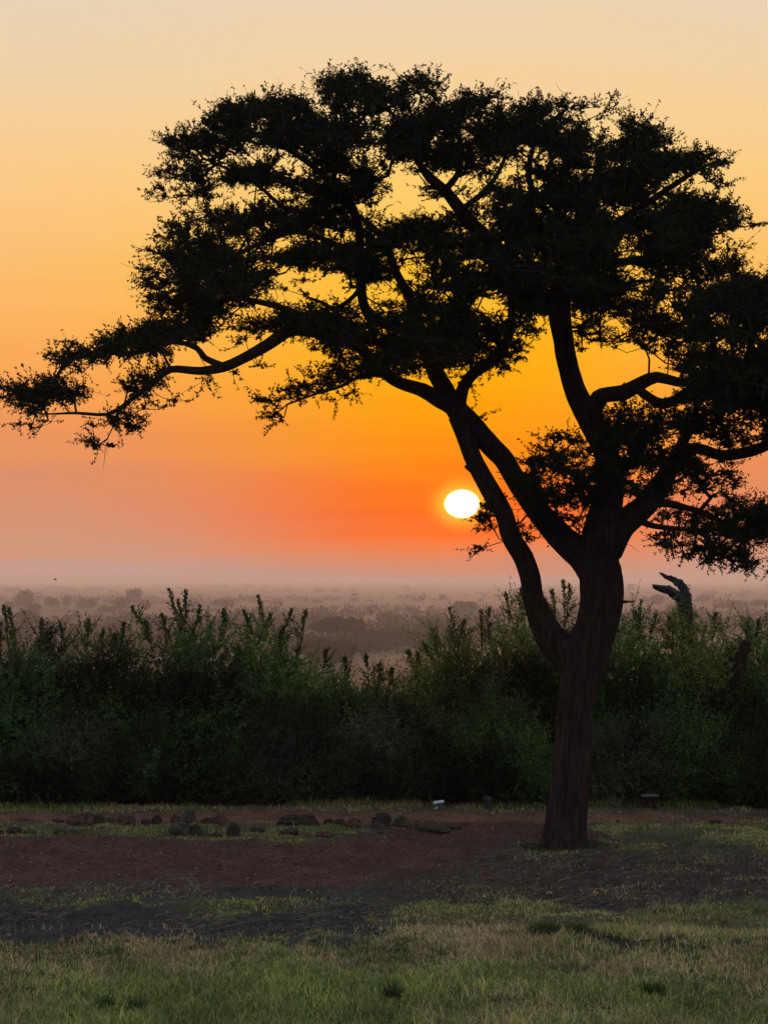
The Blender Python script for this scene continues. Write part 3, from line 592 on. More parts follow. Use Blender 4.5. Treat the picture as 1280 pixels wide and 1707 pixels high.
def make_shrub(px, Y, top, hw, hd, label, kind='dark', spiky=.5, leaf=.046, base_py=None, n=1500, spikes=(), cat='shrub', name='shrub', group='shrubs of the dark hedge behind the tree', arch=False):
    x = (px - CX) * Y / F; a = 1.1 * hw * Y / F; z0 = gz(x, Y)
    h = (at(px, top, Y)[2] - z0)
    root = empty(name, (x, Y, z0), label, cat, group)
    mb = MB(); c0 = np.array(GREENS[kind]); tone = TONE[kind]
    sd_ = random.randint(0, 9999)

    def surf(n, lo, hi):
        u = rng.normal(size=(n, 3)); u[:, 2] = np.abs(u[:, 2]) * 1.0 - .12; u = unit(u)
        # squarer than an ellipsoid
        k = (np.abs(u[:, 0]) ** 2.15 + np.abs(u[:, 1]) ** 2.15 + np.abs(u[:, 2]) ** 2.15) ** (-1 / 2.15)
        lump = .62 + .78 * (fbm(u[:, 0] * 2.6 + sd_, u[:, 2] * 2.6 + u[:, 1] * 2.2, sd_, 3))
        s = rng.uniform(lo, hi, n) * k * np.clip(lump, .7, 1.25)
        p = u * s[:, None] * np.array([a, hd, h * .97]); p[:, 2] = np.maximum(p[:, 2], rng.uniform(.02, .25, n))
        return p, u
    tot = 0
    for cnt, lo, hi, ln in ((n, .72, .93, (.16, .34)), (int(n * .55), .45, .75, (.2, .4))):
        p, u = surf(cnt, lo, hi)
        D = u * np.array([1, 1, .6]) + rng.normal(size=(cnt, 3)) * .65 + np.array([0, 0, .18 + .22 * spiky])
        cv = fbm(p[:, 0] * 2.2 + sd_, p[:, 2] * 2.2 + p[:, 1], sd_ + 3, 3)[:, None]  # clump pattern: lit and shaded sprays painted into the leaf colour
        col = c0 * (.15 + 2.0 * ss(cv, .28, .72)) * np.array([1, 1, 1]) + np.clip(p[:, 2:3] / h - .45, 0, 1) * np.array([.085, .090, 0.006]) * (cv * 1.6) * (1.5 - tone)  # upper leaves painted yellower, as if the sun shone through them
        Ln = rng.uniform(*ln, cnt)
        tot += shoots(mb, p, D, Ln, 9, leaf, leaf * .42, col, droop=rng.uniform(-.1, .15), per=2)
    # upright leaders
    k = int(12 * spiky) + 3; p, u = surf(k, .85, .98); p = p[p[:, 2] > h * .62]; k = len(p)
    if k:
        D = u[:k] * .0 + rng.normal(size=(k, 3)) * .28 + np.array([0, 0, 1.]); col = np.repeat(c0[None] * 1.05, k, 0)
        shoots(mb, p, D, rng.uniform(.12, .30, k) * (.6 + .6 * spiky), 9, leaf * .9, leaf * .36, col, per=2, stem=.004)
    for (sx, sy, ln, tilt) in spikes:                      # leaders that break the outline
        q = at(sx, sy, Y) - np.array([x, Y, z0]); m = 9
        d = unit(np.array([[tilt, 0, 1.]]))[0]; o = q - d * ln
        m = 14; sway = np.sin(np.linspace(0, 2.4, m) + rng.uniform(0, 3))[:, None] * np.array([[.025, .02, 0]])
        O = o + d * ln * np.linspace(0, .93, m)[:, None] + sway * .6; D = d * .9 + rng.normal(size=(m, 3)) * .75 * np.linspace(1, .15, m)[:, None]
        col = np.repeat(c0[None] * .95, m, 0)
        sticks(mb, o[None], q[None], .007, .002, 1)
        shoots(mb, O, D, np.linspace(.34, .05, m) * rng.uniform(.5, 1.15, m), 9, leaf * .75, leaf * .36, col, per=2)
    # deep inner foliage
    ni = 4200; p, u = surf(ni, .05, .72)
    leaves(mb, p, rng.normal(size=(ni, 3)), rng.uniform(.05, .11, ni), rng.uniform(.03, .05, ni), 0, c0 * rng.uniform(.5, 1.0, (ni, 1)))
    if arch:                                               # dry stems arching over
        m = 46; o = np.stack([rng.uniform(-a * .4, a * .5, m), rng.uniform(-hd * 1.0, -hd * .6, m), rng.uniform(.35, .8, m) * h], 1)
        for q in range(m):
            dx = rng.uniform(-.5, -.1); L = rng.uniform(.35, .7); pts = [o[q] + np.array([dx * L * t, -.12 * t, .25 * t - .75 * t * t * L]) for t in np.linspace(0, 1, 6)]
            pts = np.array(pts); sticks(mb, pts[:-1], pts[1:], .0022, .0016, 2, np.full((5, 3), .07))
    mb.build('foliage', [M_bush, M_twig, M_litter], root, smooth=False)
    tb = MB()
    for q in range(7):
        t = rng.uniform(0, 2 * math.pi); r = rng.uniform(.1, .6)
        pts = np.array([[math.cos(t) * a * r * s, math.sin(t) * hd * r * s * .8, h * .8 * s ** .8, .02 * (1.2 - s)] for s in (0, .3, .6, 1)]); pts[:, :2] += rng.normal(size=2) * .05
        tube(tb, catmull(pts, .1), 7, lump=.1)
    tb.build('stems', M_bark, root)
    return root


def build_hedge():
    S = make_shrub
    Y0 = 24.1
    S(-235, 24.6, 1050, 150, .9, 'dark shrub beyond the left end of the hedge', 'dark', .6)
    S(-95, 24.4, 1040, 120, .9, 'dark shrub cut by the left edge, left of the tall spiky shrubs', 'dark', .7, spikes=[(8, 1012, .35, -.1)])
    S(40, 24.4, 1052, 105, .85, 'dark green spiky shrub at the left end of the hedge', 'dark', .9, spikes=[(18, 1014, .40, -.15), (70, 1035, .3, .1), (100, 1042, .3, -.1), (0, 1035, .25, 0)], n=1700)
    S(178, 24.6, 1050, 100, .85, 'dark shrub with upright shoots between the end shrub and the tallest peak', 'mid', .9, spikes=[(175, 1052, .3, .2), (190, 1060, .25, -.2), (150, 1035, .3, .1), (205, 1040, .3, .1), (222, 1012, .35, -.55), (245, 1038, .3, -.2)], n=1700)
    S(318, 24.3, 1024, 100, .85, 'tallest dark spiky shrub in the left half of the hedge', 'dark', 1., spikes=[(281, 982, .5, -.25), (312, 985, .45, .08), (334, 1012, .35, .3), (300, 1003, .4, 0), (375, 1018, .3, .1), (270, 1025, .3, -.2)], n=1900)
    S(448, 24.5, 1036, 92, .85, 'dark spiky shrub just right of the tallest peak', 'mid', 1., spikes=[(430, 995, .45, -.15), (452, 1025, .35, .5), (488, 1018, .4, .45), (510, 1020, .4, .15), (410, 1020, .3, -.3), (475, 1045, .3, .3)], n=1800)
    S(566, 24.7, 1130, 95, .8, 'low dark shrub in the dip of the hedge', 'mid', .7, spikes=[(545, 1085, .25, .2), (575, 1098, .25, .0), (612, 1092, .3, -.05), (500, 1080, .3, .3)], n=1500)
    S(662, 24.8, 1138, 85, .8, 'low leafy shrub right of the dip of the hedge', 'olive', .7, spikes=[(634, 1108, .25, .1), (655, 1118, .2, 0), (684, 1085, .3, -.2), (700, 1095, .2, 0)], n=1500)
    S(760, 24.5, 1052, 82, .85, 'olive green shrub with small upright tops left of the trunk', 'olive', .8, leaf=.04, spikes=[(750, 1012, .45, -.1), (772, 1035, .3, .2), (722, 1050, .25, -.2), (800, 1018, .4, -.05), (818, 1015, .35, .05), (705, 1075, .25, -.5)], n=1700)
    S(865, 24.9, 1012, 80, .85, 'light green leafy shrub just left of the tree trunk', 'olive', .6, leaf=.042, spikes=[(845, 990, .3, -.1), (870, 985, .3, .0), (905, 1000, .3, .1)], n=1600)
    S(945, 25.4, 1000, 70, .8, 'light green loose shrub showing between the two stems of the tree', 'olive', .6, leaf=.045, spikes=[(938, 966, .5, -.05), (950, 975, .4, .1), (920, 985, .3, -.1)], n=1500)
    S(1050, 24.7, 1034, 88, .85, 'broad leafy shrub just right of the tree trunk', 'mid', .6, leaf=.04, spikes=[(1068, 1004, .4, .1), (1060, 1020, .3, -.1), (1095, 1025, .3, .3), (1030, 1020, .3, 0)], n=1700)
    S(1165, 24.9, 1022, 92, .85, 'bright leafy shrub in front of the dead snag', 'olive', .6, leaf=.04, spikes=[(1155, 1024, .3, .1), (1138, 1036, .25, -.1), (1195, 1022, .3, .2), (1118, 1030, .3, -.1)], n=1700)
    r = S(1282, 25.1, 1036, 95, .85, 'shrub on a pale bare stem at the right edge of the hedge', 'mid', .6, leaf=.042, spikes=[(1245, 1038, .25, 0), (1262, 1035, .25, .1)], n=1600)
    # its pale main stem shows in a gap of the hedge
    tb = MB(); o = np.array(r.location)
    pts = np.array([[*(at(a, b, 24.62) - o), c] for a, b, c in ((1222, 1345, .10), (1222, 1280, .085), (1219, 1220, .08), (1222, 1170, .085), (1232, 1110, .07), (1245, 1070, .05))])
    tube(tb, catmull(pts, .06), 16, ridge=.05, lump=.1); tb.build('bare_stem', M_bark, r)
    S(1400, 24.6, 1050, 120, .9, 'shrub beyond the right end of the hedge', 'mid', .6)
    # lower shrubs standing in front
    S(120, 23.9, 1185, 110, .5, 'low dark bush in front of the left hedge', 'grey', .4, leaf=.03, n=1500)
    S(330, 23.9, 1200, 120, .5, 'low dark bush under the tallest spiky shrub', 'dark', .4, leaf=.03, n=1500)
    S(490, 23.8, 1185, 100, .5, 'low rounded bush with dry stems arching over its left side', 'grey', .3, leaf=.028, n=1500, arch=True)
    S(665, 23.8, 1190, 110, .5, 'low bush with small pale leaves behind the white topped box', 'grey', .3, leaf=.034, n=1600)
    S(820, 23.85, 1165, 90, .55, 'rounded bush standing left of the trunk foot', 'mid', .3, leaf=.036, n=1500)
    S(1035, 23.8, 1200, 90, .5, 'low dark bush right of the trunk foot', 'grey', .3, leaf=.034, n=1500)
    S(1140, 23.95, 1180, 85, .4, 'dense rounded bush left of the pale bare stem', 'mid', .3, leaf=.036, n=1400)
    S(1280, 23.6, 1240, 62, .45, 'smallest bush, low at the right edge under the bare stem', 'mid', .4, leaf=.036, n=1100)
    # dead snag
    Ys = 25.6; b0 = at(1148, 1080, Ys); g0 = gz(b0[0], Ys)
    root = empty('dead_tree', (b0[0] + .03, Ys, g0), 'bare grey dead snag with two broken prongs above the right hedge', 'dead tree')
    o = np.array(root.location)
    tb = MB()

    def pp(rows): return np.array([[*(at(a, b, Ys + d) - o), px2r(r_ * .88, Ys)] for a, b, d, r_ in rows])
    p0 = pp([(1150, 1120, 0, 12), (1147, 1070, 0, 12), (1142, 1033, 0, 10.5), (1137, 1010, 0, 11), (1131, 996, 0, 10), (1121, 986, -.03, 9), (1108, 982, -.05, 6.5), (1097, 979, -.06, 5), (1089, 976.5, -.08, 3.6)])
    low = p0[0].copy(); low[2] = -.05; low[3] = .12
    p0 = np.vstack([low, p0]); tube(tb, kinked(p0, .025), 18, ridge=.24, seed=4, lump=.34); tb.build('trunk', M_deadwood, root)
    tb = MB(); tube(tb, kinked(pp([(1142, 1020, .05, 9), (1143, 1003, .05, 9), (1140, 985, .06, 9), (1132, 973, .07, 8), (1121, 965.5, .08, 6), (1110, 961.5, .08, 4.6), (1104, 958, .1, 3.2), (1099.5, 955, .1, 1.5)]), .02), 14, ridge=.24, seed=9, lump=.34)
    tube(tb, kinked(pp([(1120, 990, -.03, 6), (1116, 980, -.03, 4), (1114, 976.5, -.03, 2)]), .02), 8, lump=.2)
    tube(tb, kinked(pp([(1141, 990, .05, 6), (1142.5, 978, .05, 4.5), (1140, 974, .05, 2.5)]), .02), 8, lump=.2)
    tb.build('branch', M_deadwood, root)


build_hedge()

# ------------------------------------------------------------------ rocks
def rock(px, py, w, h, label, group='stones edging the track', tintc=(1, 1, 1), elong=1.0, squat=None):
    Y = gY(py); x = (px - CX) * Y / F; W = 1.02 * w * Y / F / 2; H = 1.08 * h * Y / F
    me_v = []; seed = random.random() * 100
    nu, nv = 22, 14; th = np.arange(nu) / nu * 2 * math.pi; ph = np.linspace(-math.pi / 2, math.pi / 2, nv)
    TH, PH = np.meshgrid(th, ph)
    d = np.stack([np.cos(TH) * np.cos(PH), np.sin(TH) * np.cos(PH), np.sin(PH)], -1)
    r = np.zeros(TH.shape)
    for i in range(nv):
        for j in range(nu):
            v = Vector(d[i, j]); n1 = mnoise.noise(v * 1.5 + Vector((seed, 0, 0))); n2 = mnoise.noise(v * 4 + Vector((0, seed, 0)))
            r[i, j] = 1 + .42 * n1 + .30 * n2
    r = np.minimum(r, 1.12)
    p = d * r[..., None]; p = np.sign(p) * np.abs(p) ** .85
    p *= np.array([W, W * rng.uniform(.6, .9), H * .62]); ang = rng.uniform(-.25, .25); c_, s_ = math.cos(ang), math.sin(ang)
    p = np.stack([p[..., 0] * c_ + p[..., 2] * s_, p[..., 1], -p[..., 0] * s_ * .6 + p[..., 2] * c_], -1) + np.array([0, 0, H * .36])
    mb = MB(); i, j = np.meshgrid(np.arange(nv - 1), np.arange(nu), indexing='ij'); a = i * nu + j; b = i * nu + (j + 1) % nu
    mb.add(p, np.stack([a, b, b + nu, a + nu], -1).reshape(-1, 4), 0, np.array(tintc, float))
    o = mb.build('rock', M_rock, origin=None, smooth=False); o.location = (x, Y, gz(x, Y)); tag(o, label, 'rock', group)


RED = (1.15, .8, .72); GRY = (.75, .85, .85); DK = (.55, .52, .52); GRN = (.75, .9, .55)
rocks = [
    (44, 1371, 26, 7, 'low thin brown stone slab at the left end of the far row', RED), (68, 1372, 20, 7, 'small pale flat stone near the left end of the far row', (1.9, 1.6, 1.4)), (100, 1373, 22, 7, 'small low reddish stone before the long red boulder', RED),
    (137, 1377, 46, 20, 'long reddish brown boulder, leftmost big one of the far row', RED), (165, 1377, 24, 15, 'dark rounded stone touching the right side of the long red boulder', DK), (186, 1377, 14, 9, 'small dark stone before the two merged red stones', DK),
    (205, 1377, 20, 14, 'left of the two merged red stones in the far row', RED), (217, 1376, 20, 17, 'right and taller of the two merged red stones in the far row', RED), (246, 1376, 18, 10, 'low dark stone left of a rounder dark stone', DK), (263, 1375, 18, 15, 'round dark stone left of the pointed grey stone', DK),
    (293, 1374, 18, 13, 'brown stone leaning at the left of the pointed grey stone', RED), (315, 1377, 22, 24, 'pointed grey stone, the sharpest of the row', GRY), (300, 1391, 34, 20, 'big grey stone lying below the pointed one', GRY), (325, 1391, 24, 16, 'dark rounded stone right beside the big grey lower stone', DK),
    (346, 1375, 20, 12, 'flat topped dark stone right of the pointed grey stone', DK), (367, 1374, 24, 16, 'brown stone right of the flat topped dark stone', RED), (390, 1392, 22, 21, 'single upright dark stone on the grass below the far row', DK),
    (485, 1374, 44, 15, 'left lobe of the longest low dark boulder', DK), (508, 1374, 40, 17, 'right lobe of the longest low dark boulder', DK), (524, 1377, 20, 9, 'low dark stone at the right tip of the longest boulder', DK), (548, 1374, 18, 10, 'small dark stone right of the longest boulder', DK), (567, 1375, 18, 9, 'flat dark stone with a pale upper edge', DK),
    (588, 1377, 28, 14, 'sloping reddish stone in the middle of the right group', RED), (636, 1374, 30, 20, 'rounded near black boulder of the right group', DK), (630, 1379, 20, 9, 'small grey stone at the foot of the near black boulder', GRY), (668, 1376, 22, 17, 'mossy greenish round stone right of the near black boulder', GRN),
    (697, 1379, 26, 14, 'pale brown round stone at the right end of the big ones', (1.2, 1, .9)), (710, 1384, 22, 11, 'low mossy stone before the pale round stone', GRN), (735, 1384, 34, 9, 'long flat stone tapering off the row to the right', DK), (756, 1382, 26, 6, 'last thin flat stone at the right end of the row', DK),
    (27, 1394, 24, 12, 'dark humped stone in the grass near the left edge', DK), (6, 1394, 16, 8, 'small dark stone cut by the left edge', DK), (52, 1394, 20, 7, 'low mossy stone right of the humped stone near the left edge', GRN), (102, 1393, 22, 9, 'mossy stone alone in the grass of the left strip', GRN), (125, 1392, 14, 6, 'smallest mossy stone in the left grass strip', GRN),
    (430, 1386, 24, 8, 'low dark stone half sunk right of the upright dark stone', DK), (482, 1390, 34, 10, 'flat dark stone in front of the longest boulder', DK), (540, 1390, 26, 9, 'half sunk reddish stone at the edge of the track', RED), (361, 1392, 22, 6, 'thin sunk stone left of the upright dark stone', DK), (606, 1386, 20, 5, 'thin pale stone flake at the edge of the track', (1.7, 1.5, 1.4)),
    (1008, 1432, 12, 6, 'small brown stone on the turf right of the trunk', RED), (640, 1387, 22, 5, 'low grey flake in front of the near black boulder', GRY)]
for a, b, w_, h_, l_, t_ in rocks:
    rock(a, b, w_, h_, l_, tintc=t_)


# ------------------------------------------------------------------ small things at the hedge foot
def boxm(mb, c, s, mat_=0, shear=0.0, bev=.12, taper=1.0):
    """a box with softened corners: an octagonal outline extruded upward"""
    hx, hy, hz = s[0] / 2, s[1] / 2, s[2] / 2; b = min(hx, hy) * bev * 2
    o = [(-hx + b, -hy), (hx - b, -hy), (hx, -hy + b), (hx, hy - b), (hx - b, hy), (-hx + b, hy), (-hx, hy - b), (-hx, -hy + b)]
    rings = [(-hz, .96), (-hz * .9, 1), (hz * .9, taper), (hz, taper * .96)]; v = []
    for z, k in rings:
        for x, y in o: v.append((c[0] + x * k, c[1] + y * k, c[2] + z + shear * x))
    q = [[i * 8 + j, i * 8 + (j + 1) % 8, (i + 1) * 8 + (j + 1) % 8, (i + 1) * 8 + j] for i in range(3) for j in range(8)]
    mb.add(np.array(v), np.array(q), mat_)
    mb.add(np.array(v[:8]), np.array([list(range(7, -1, -1))]), mat_); mb.add(np.array(v[-8:]), np.array([list(range(8))]), mat_)


def small_things():
    Y = 22.9; x = (731 - CX) * Y / F; z = gz(x, Y)
    r = empty('storage_box', (x, Y, z), 'small dark green box with a bright white sloping lid at the hedge foot', 'box')
    k = Y / F
    mb = MB(); boxm(mb, (0, 0, .026), (19 * k, .10, .056), 0, taper=.9); mb.build('body', M_green, r, smooth=False)
    mb = MB(); boxm(mb, (0, -.01, .066), (17 * k, .11, .016), 0, shear=.14); mb.build('lid', M_white, r, smooth=False)
    mb = MB(); boxm(mb, (-.03, -.058, .010), (.045, .03, .022), 0, shear=.55, taper=.7); mb.build('tap', M_pale, r, smooth=False)
    Y = 23.1; x = (1082 - CX) * Y / F; z = gz(x, Y)
    r = empty('plank_seat', (x, Y, z), 'short pale grey plank set low on two blocks at the right hedge foot', 'plank')
    mb = MB(); boxm(mb, (0, 0, .13), (28 * k, .12, .016)); mb.build('board', M_plank, r, smooth=False)
    for s in (-1, 1):
        mb = MB(); boxm(mb, (s * .05, .01, .06), (.03, .09, .12)); mb.build('leg', M_bark, r, smooth=False)
    Y = 22.95; x = (812 - CX) * Y / F; z = gz(x, Y)
    mb = MB(); pts = np.array([[0, 0, -.03, .045], [0, 0, .03, .036], [.004, 0, .08, .034], [0, 0, .115, .048], [0, 0, .122, .04]]); tube(mb, catmull(pts, .015), 16, ridge=.06, lump=.1)
    o = mb.build('stump', M_deadwood); o.location = (x, Y, z); tag(o, 'short grey wooden stump at the hedge foot left of the trunk', 'stump')
    # distant bird over the plain
    c = at(92, 966, 150); r = empty('bird', c, 'tiny dark bird in the mist at the far left', 'bird')
    mb = MB(); pts = np.array([[-.10, 0, 0, .01], [-.06, 0, .01, .03], [0, 0, 0, .04], [.06, 0, .02, .03], [.1, 0, .03, .01]]); tube(mb, catmull(pts, .03), 10); mb.build('body', M_bird, r)
    for s in (-1, 1):
        mb = MB(); v = np.array([[-.04, 0, .02], [.04, 0, .02], [.02, s * .1, .06], [-.01, s * .2, .05], [-.04, s * .1, .06]]); v2 = v - np.array([0, 0, .012])
        mb.add(np.vstack([v, v2]), np.array([[0, 1, 2, 3, 4], [9, 8, 7, 6, 5]])); mb.build('wing', M_bird, r)


small_things()


# ------------------------------------------------------------------ far trees and scrub on the plain
def far_tree(px, base_py, w, h, label, shape='round', trunk=True, n=1500, group='far trees on the misty plain'):
    Y = gY(base_py, -25.0); Y = gY(base_py, gz((px - CX) * Y / F, Y)); x = (px - CX) * Y / F; z = gz(x, Y); k = Y / F
    W, H = w * k / 2, h * k
    root = empty('far_tree', (x, Y, z - .1), label, 'tree', group)
    mb = MB(); nl = rng.integers(7, 11) if shape != 'round' else 10
    for i in range(nl):
        if shape == 'umbrella': c = np.array([rng.uniform(-.7, .7) * W, rng.uniform(-.6, .6) * W, H * rng.uniform(.68, .9)]); s = np.array([W * .45, W * .45, H * .13])
        elif shape == 'bush': c = np.array([rng.uniform(-.6, .6) * W, rng.uniform(-.5, .5) * W, H * rng.uniform(.25, .6)]); s = np.array([W * .5, W * .5, H * .36])
        else: c = np.array([rng.uniform(-.5, .5) * W, rng.uniform(-.5, .5) * W, H * rng.uniform(.16, .76)]); s = np.array([W * .5, W * .5, H * .26])
        m = n // nl; u = unit(rng.normal(size=(m, 3))) * rng.uniform(.55, 1, (m, 1)) ** .6
        P = c + u * s; P[:, 2] = np.maximum(P[:, 2], .1)
        leaves(mb, P, rng.normal(size=(m, 3)), rng.uniform(.05, .11, m) * W * 2, rng.uniform(.03, .06, m) * W * 2, 0, np.repeat(rng.uniform(.6, 1.3, (m, 1)), 3, 1))
    mb.build('crown', M_farleaf, root, smooth=False)
    if trunk:
        tb = MB(); pts = np.array([[0, 0, -.2, W * .09], [W * .05, 0, H * .3, W * .065], [0, 0, H * .7, W * .03]]); tube(tb, catmull(pts, H * .1), 8)
        for q in range(3):
            t = rng.uniform(0, 6.28); tube(tb, catmull(np.array([[0, 0, H * .3, W * .045], [math.cos(t) * W * .3, math.sin(t) * W * .3, H * .5, W * .03], [math.cos(t) * W * .5, math.sin(t) * W * .5, H * .75, W * .015]]), H * .1), 6)
        tb.build('trunk', M_bark, root)


FT = [(42, 1012, 36, 36, 'tallest far tree at the left, flat ragged top in the mist', 'round'), (85, 1011, 30, 19, 'low round far tree just right of the tallest one', 'bush'), (112, 1010, 18, 17, 'small pointed far tree, third from the left', 'round'),
      (145, 1013, 40, 15, 'wide low far thicket right of the small pointed tree', 'bush'), (224, 1008, 31, 30, 'round lollipop far tree above the spiky shrubs', 'round'), (203, 1020, 28, 28, 'bushy far tree leaning on the left of the round lollipop tree', 'bush'), (240, 1018, 24, 16, 'low far bush at the right foot of the round lollipop tree', 'bush'),
      (50, 1042, 48, 28, 'wide dark far bush below the tallest far tree', 'bush'), (18, 1015, 26, 14, 'low far bush at the left edge below the mist', 'bush'), (60, 1022, 26, 18, 'low far bush between the tallest tree and the wide dark bush', 'bush'), (370, 1012, 36, 14, 'low far thicket behind the middle of the left hedge', 'bush'), (322, 1012, 24, 10, 'small far thicket behind the tallest hedge peak', 'bush'), (180, 1020, 34, 12, 'low far thicket left of the lollipop tree', 'bush'),
      (590, 997, 14, 8, 'tiny umbrella shaped far tree in the middle of the plain', 'umbrella'), (702, 1001, 9, 9, 'tiny faint far tree left of the sun column', 'round'), (738, 1000, 9, 10, 'tiny faint far tree below the sun', 'round'), (676, 982, 14, 4, 'faintest far tree on the upper mist line', 'umbrella'),
      (575, 1080, 100, 48, 'broad flat topped thorn tree half veiled in the valley', 'umbrella'), (548, 1105, 90, 40, 'wide dark thicket under the veiled flat topped thorn tree', 'bush'), (640, 1075, 110, 24, 'long dark thicket right of the veiled thorn tree', 'bush'), (775, 1022, 46, 22, 'peaked dark far thicket behind the hedge below the sun', 'bush'), (720, 1062, 70, 26, 'dim thicket behind the olive hedge shrub', 'bush'),
      (1096, 1007, 26, 18, 'round hazy far tree left of the dead snag', 'round'), (1172, 1003, 24, 12, 'faint round far tree right of the dead snag', 'bush'), (1268, 1010, 34, 12, 'low far thicket near the right edge', 'bush'), (1050, 985, 20, 12, 'faint far tree beside the trunk on the right', 'round'), (830, 995, 16, 5, 'faint low far thicket left of the tree stem', 'bush'), (1215, 1013, 60, 9, 'long low far thicket left of the right edge', 'bush')]
for a, b, w_, h_, l_, s_ in FT:
    far_tree(a, b, w_, h_, l_, s_, n=2600 if w_ > 40 else 1500)


def scrub():
    mb = MB(); n = 3800
    py = 1130 - 150 * rng.uniform(0, 1, n) ** .8
    for i in range(n):
        Y = 27.2 * F / (py[i] - HOR) * rng.uniform(.97, 1.03)
        if Y > 14000: continue
        x = rng.uniform(-.24, .24) * Y
        if fbm(np.array([x * .01 / (1 + Y / 1800)]), np.array([Y * .004]), 77, 3)[0] < .50: continue
        h = (1.3 + 4.2 * rng.uniform() ** 2.2) * (1 + Y / 5000); w = h * rng.uniform(.8, 2.0); m = 70
        u = unit(rng.normal(size=(m, 3))) * rng.uniform(.5, 1, (m, 1)); P = np.array([x, Y, gz(x, Y) + h * .35]) + u * np.array([w, w, h * .6])
        leaves(mb, P, rng.normal(size=(m, 3)), rng.uniform(.25, .55, m) * h, rng.uniform(.15, .3, m) * h, 0, np.repeat(rng.uniform(.55, 1.5, (1, 1)), m, 0) * np.ones((1, 3)) * np.array([1.1, 1, .9]))
    tag(mb.build('scrub', M_farleaf, smooth=False), kind='stuff')
    tag(bpy.data.objects['scrub'], 'low dark scrub scattered over the misty plain behind the hedge', 'scrub')


scrub()

# ------------------------------------------------------------------ grass, litter, pebbles
def blades(mb, x, y, h, w, lean, col):
    n = len(x); z = height(x, y); P = np.stack([x, y, z - .004], 1)
    t = rng.uniform(0, 2 * math.pi, n); S = np.stack([np.cos(t), np.sin(t), 0 * t], 1) * (w * .5)[:, None]
    t2 = rng.uniform(0, 2 * math.pi, n); Ld = np.stack([np.cos(t2), np.sin(t2), 0 * t], 1) * (h * lean)[:, None]; up = np.array([0, 0, 1.]) * h[:, None]
    v = np.stack([P - S, P + S, P + up * .55 + Ld * .3 + S * .7, P + up * .55 + Ld * .3 - S * .7, P + up * (1 - .25 * lean[:, None]) + Ld], 1)
    b = np.arange(n)[:, None] * 5
    c = np.repeat(col, 5, 0)
    mb.add(v, b + np.array([[0, 1, 2, 3]]), 0, c)
    mb.f.append(b + np.array([[3, 2, 4]]) + (mb.n - len(c))); mb.m.append(np.zeros(n))


def grass_col(n, x, y, dry):
    gr = np.array([0.145, 0.215, 0.055]); st = np.array([0.470, 0.350, 0.200]); yl = np.array([0.350, 0.350, 0.100])
    k = rng.uniform(size=n); f = np.clip(dry + (fbm(x * 1.6, y * 1.1, 33, 3) - .5) * 1.1, .03, .95)
    c = np.where((k < f)[:, None], st, np.where((rng.uniform(size=n) < .45)[:, None], yl, gr))
    return c * .9 * rng.uniform(.25, 1.7, (n, 1)) * (.70 + .95 * fbm(x * 2.2, y * 1.4, 37, 3))[:, None]


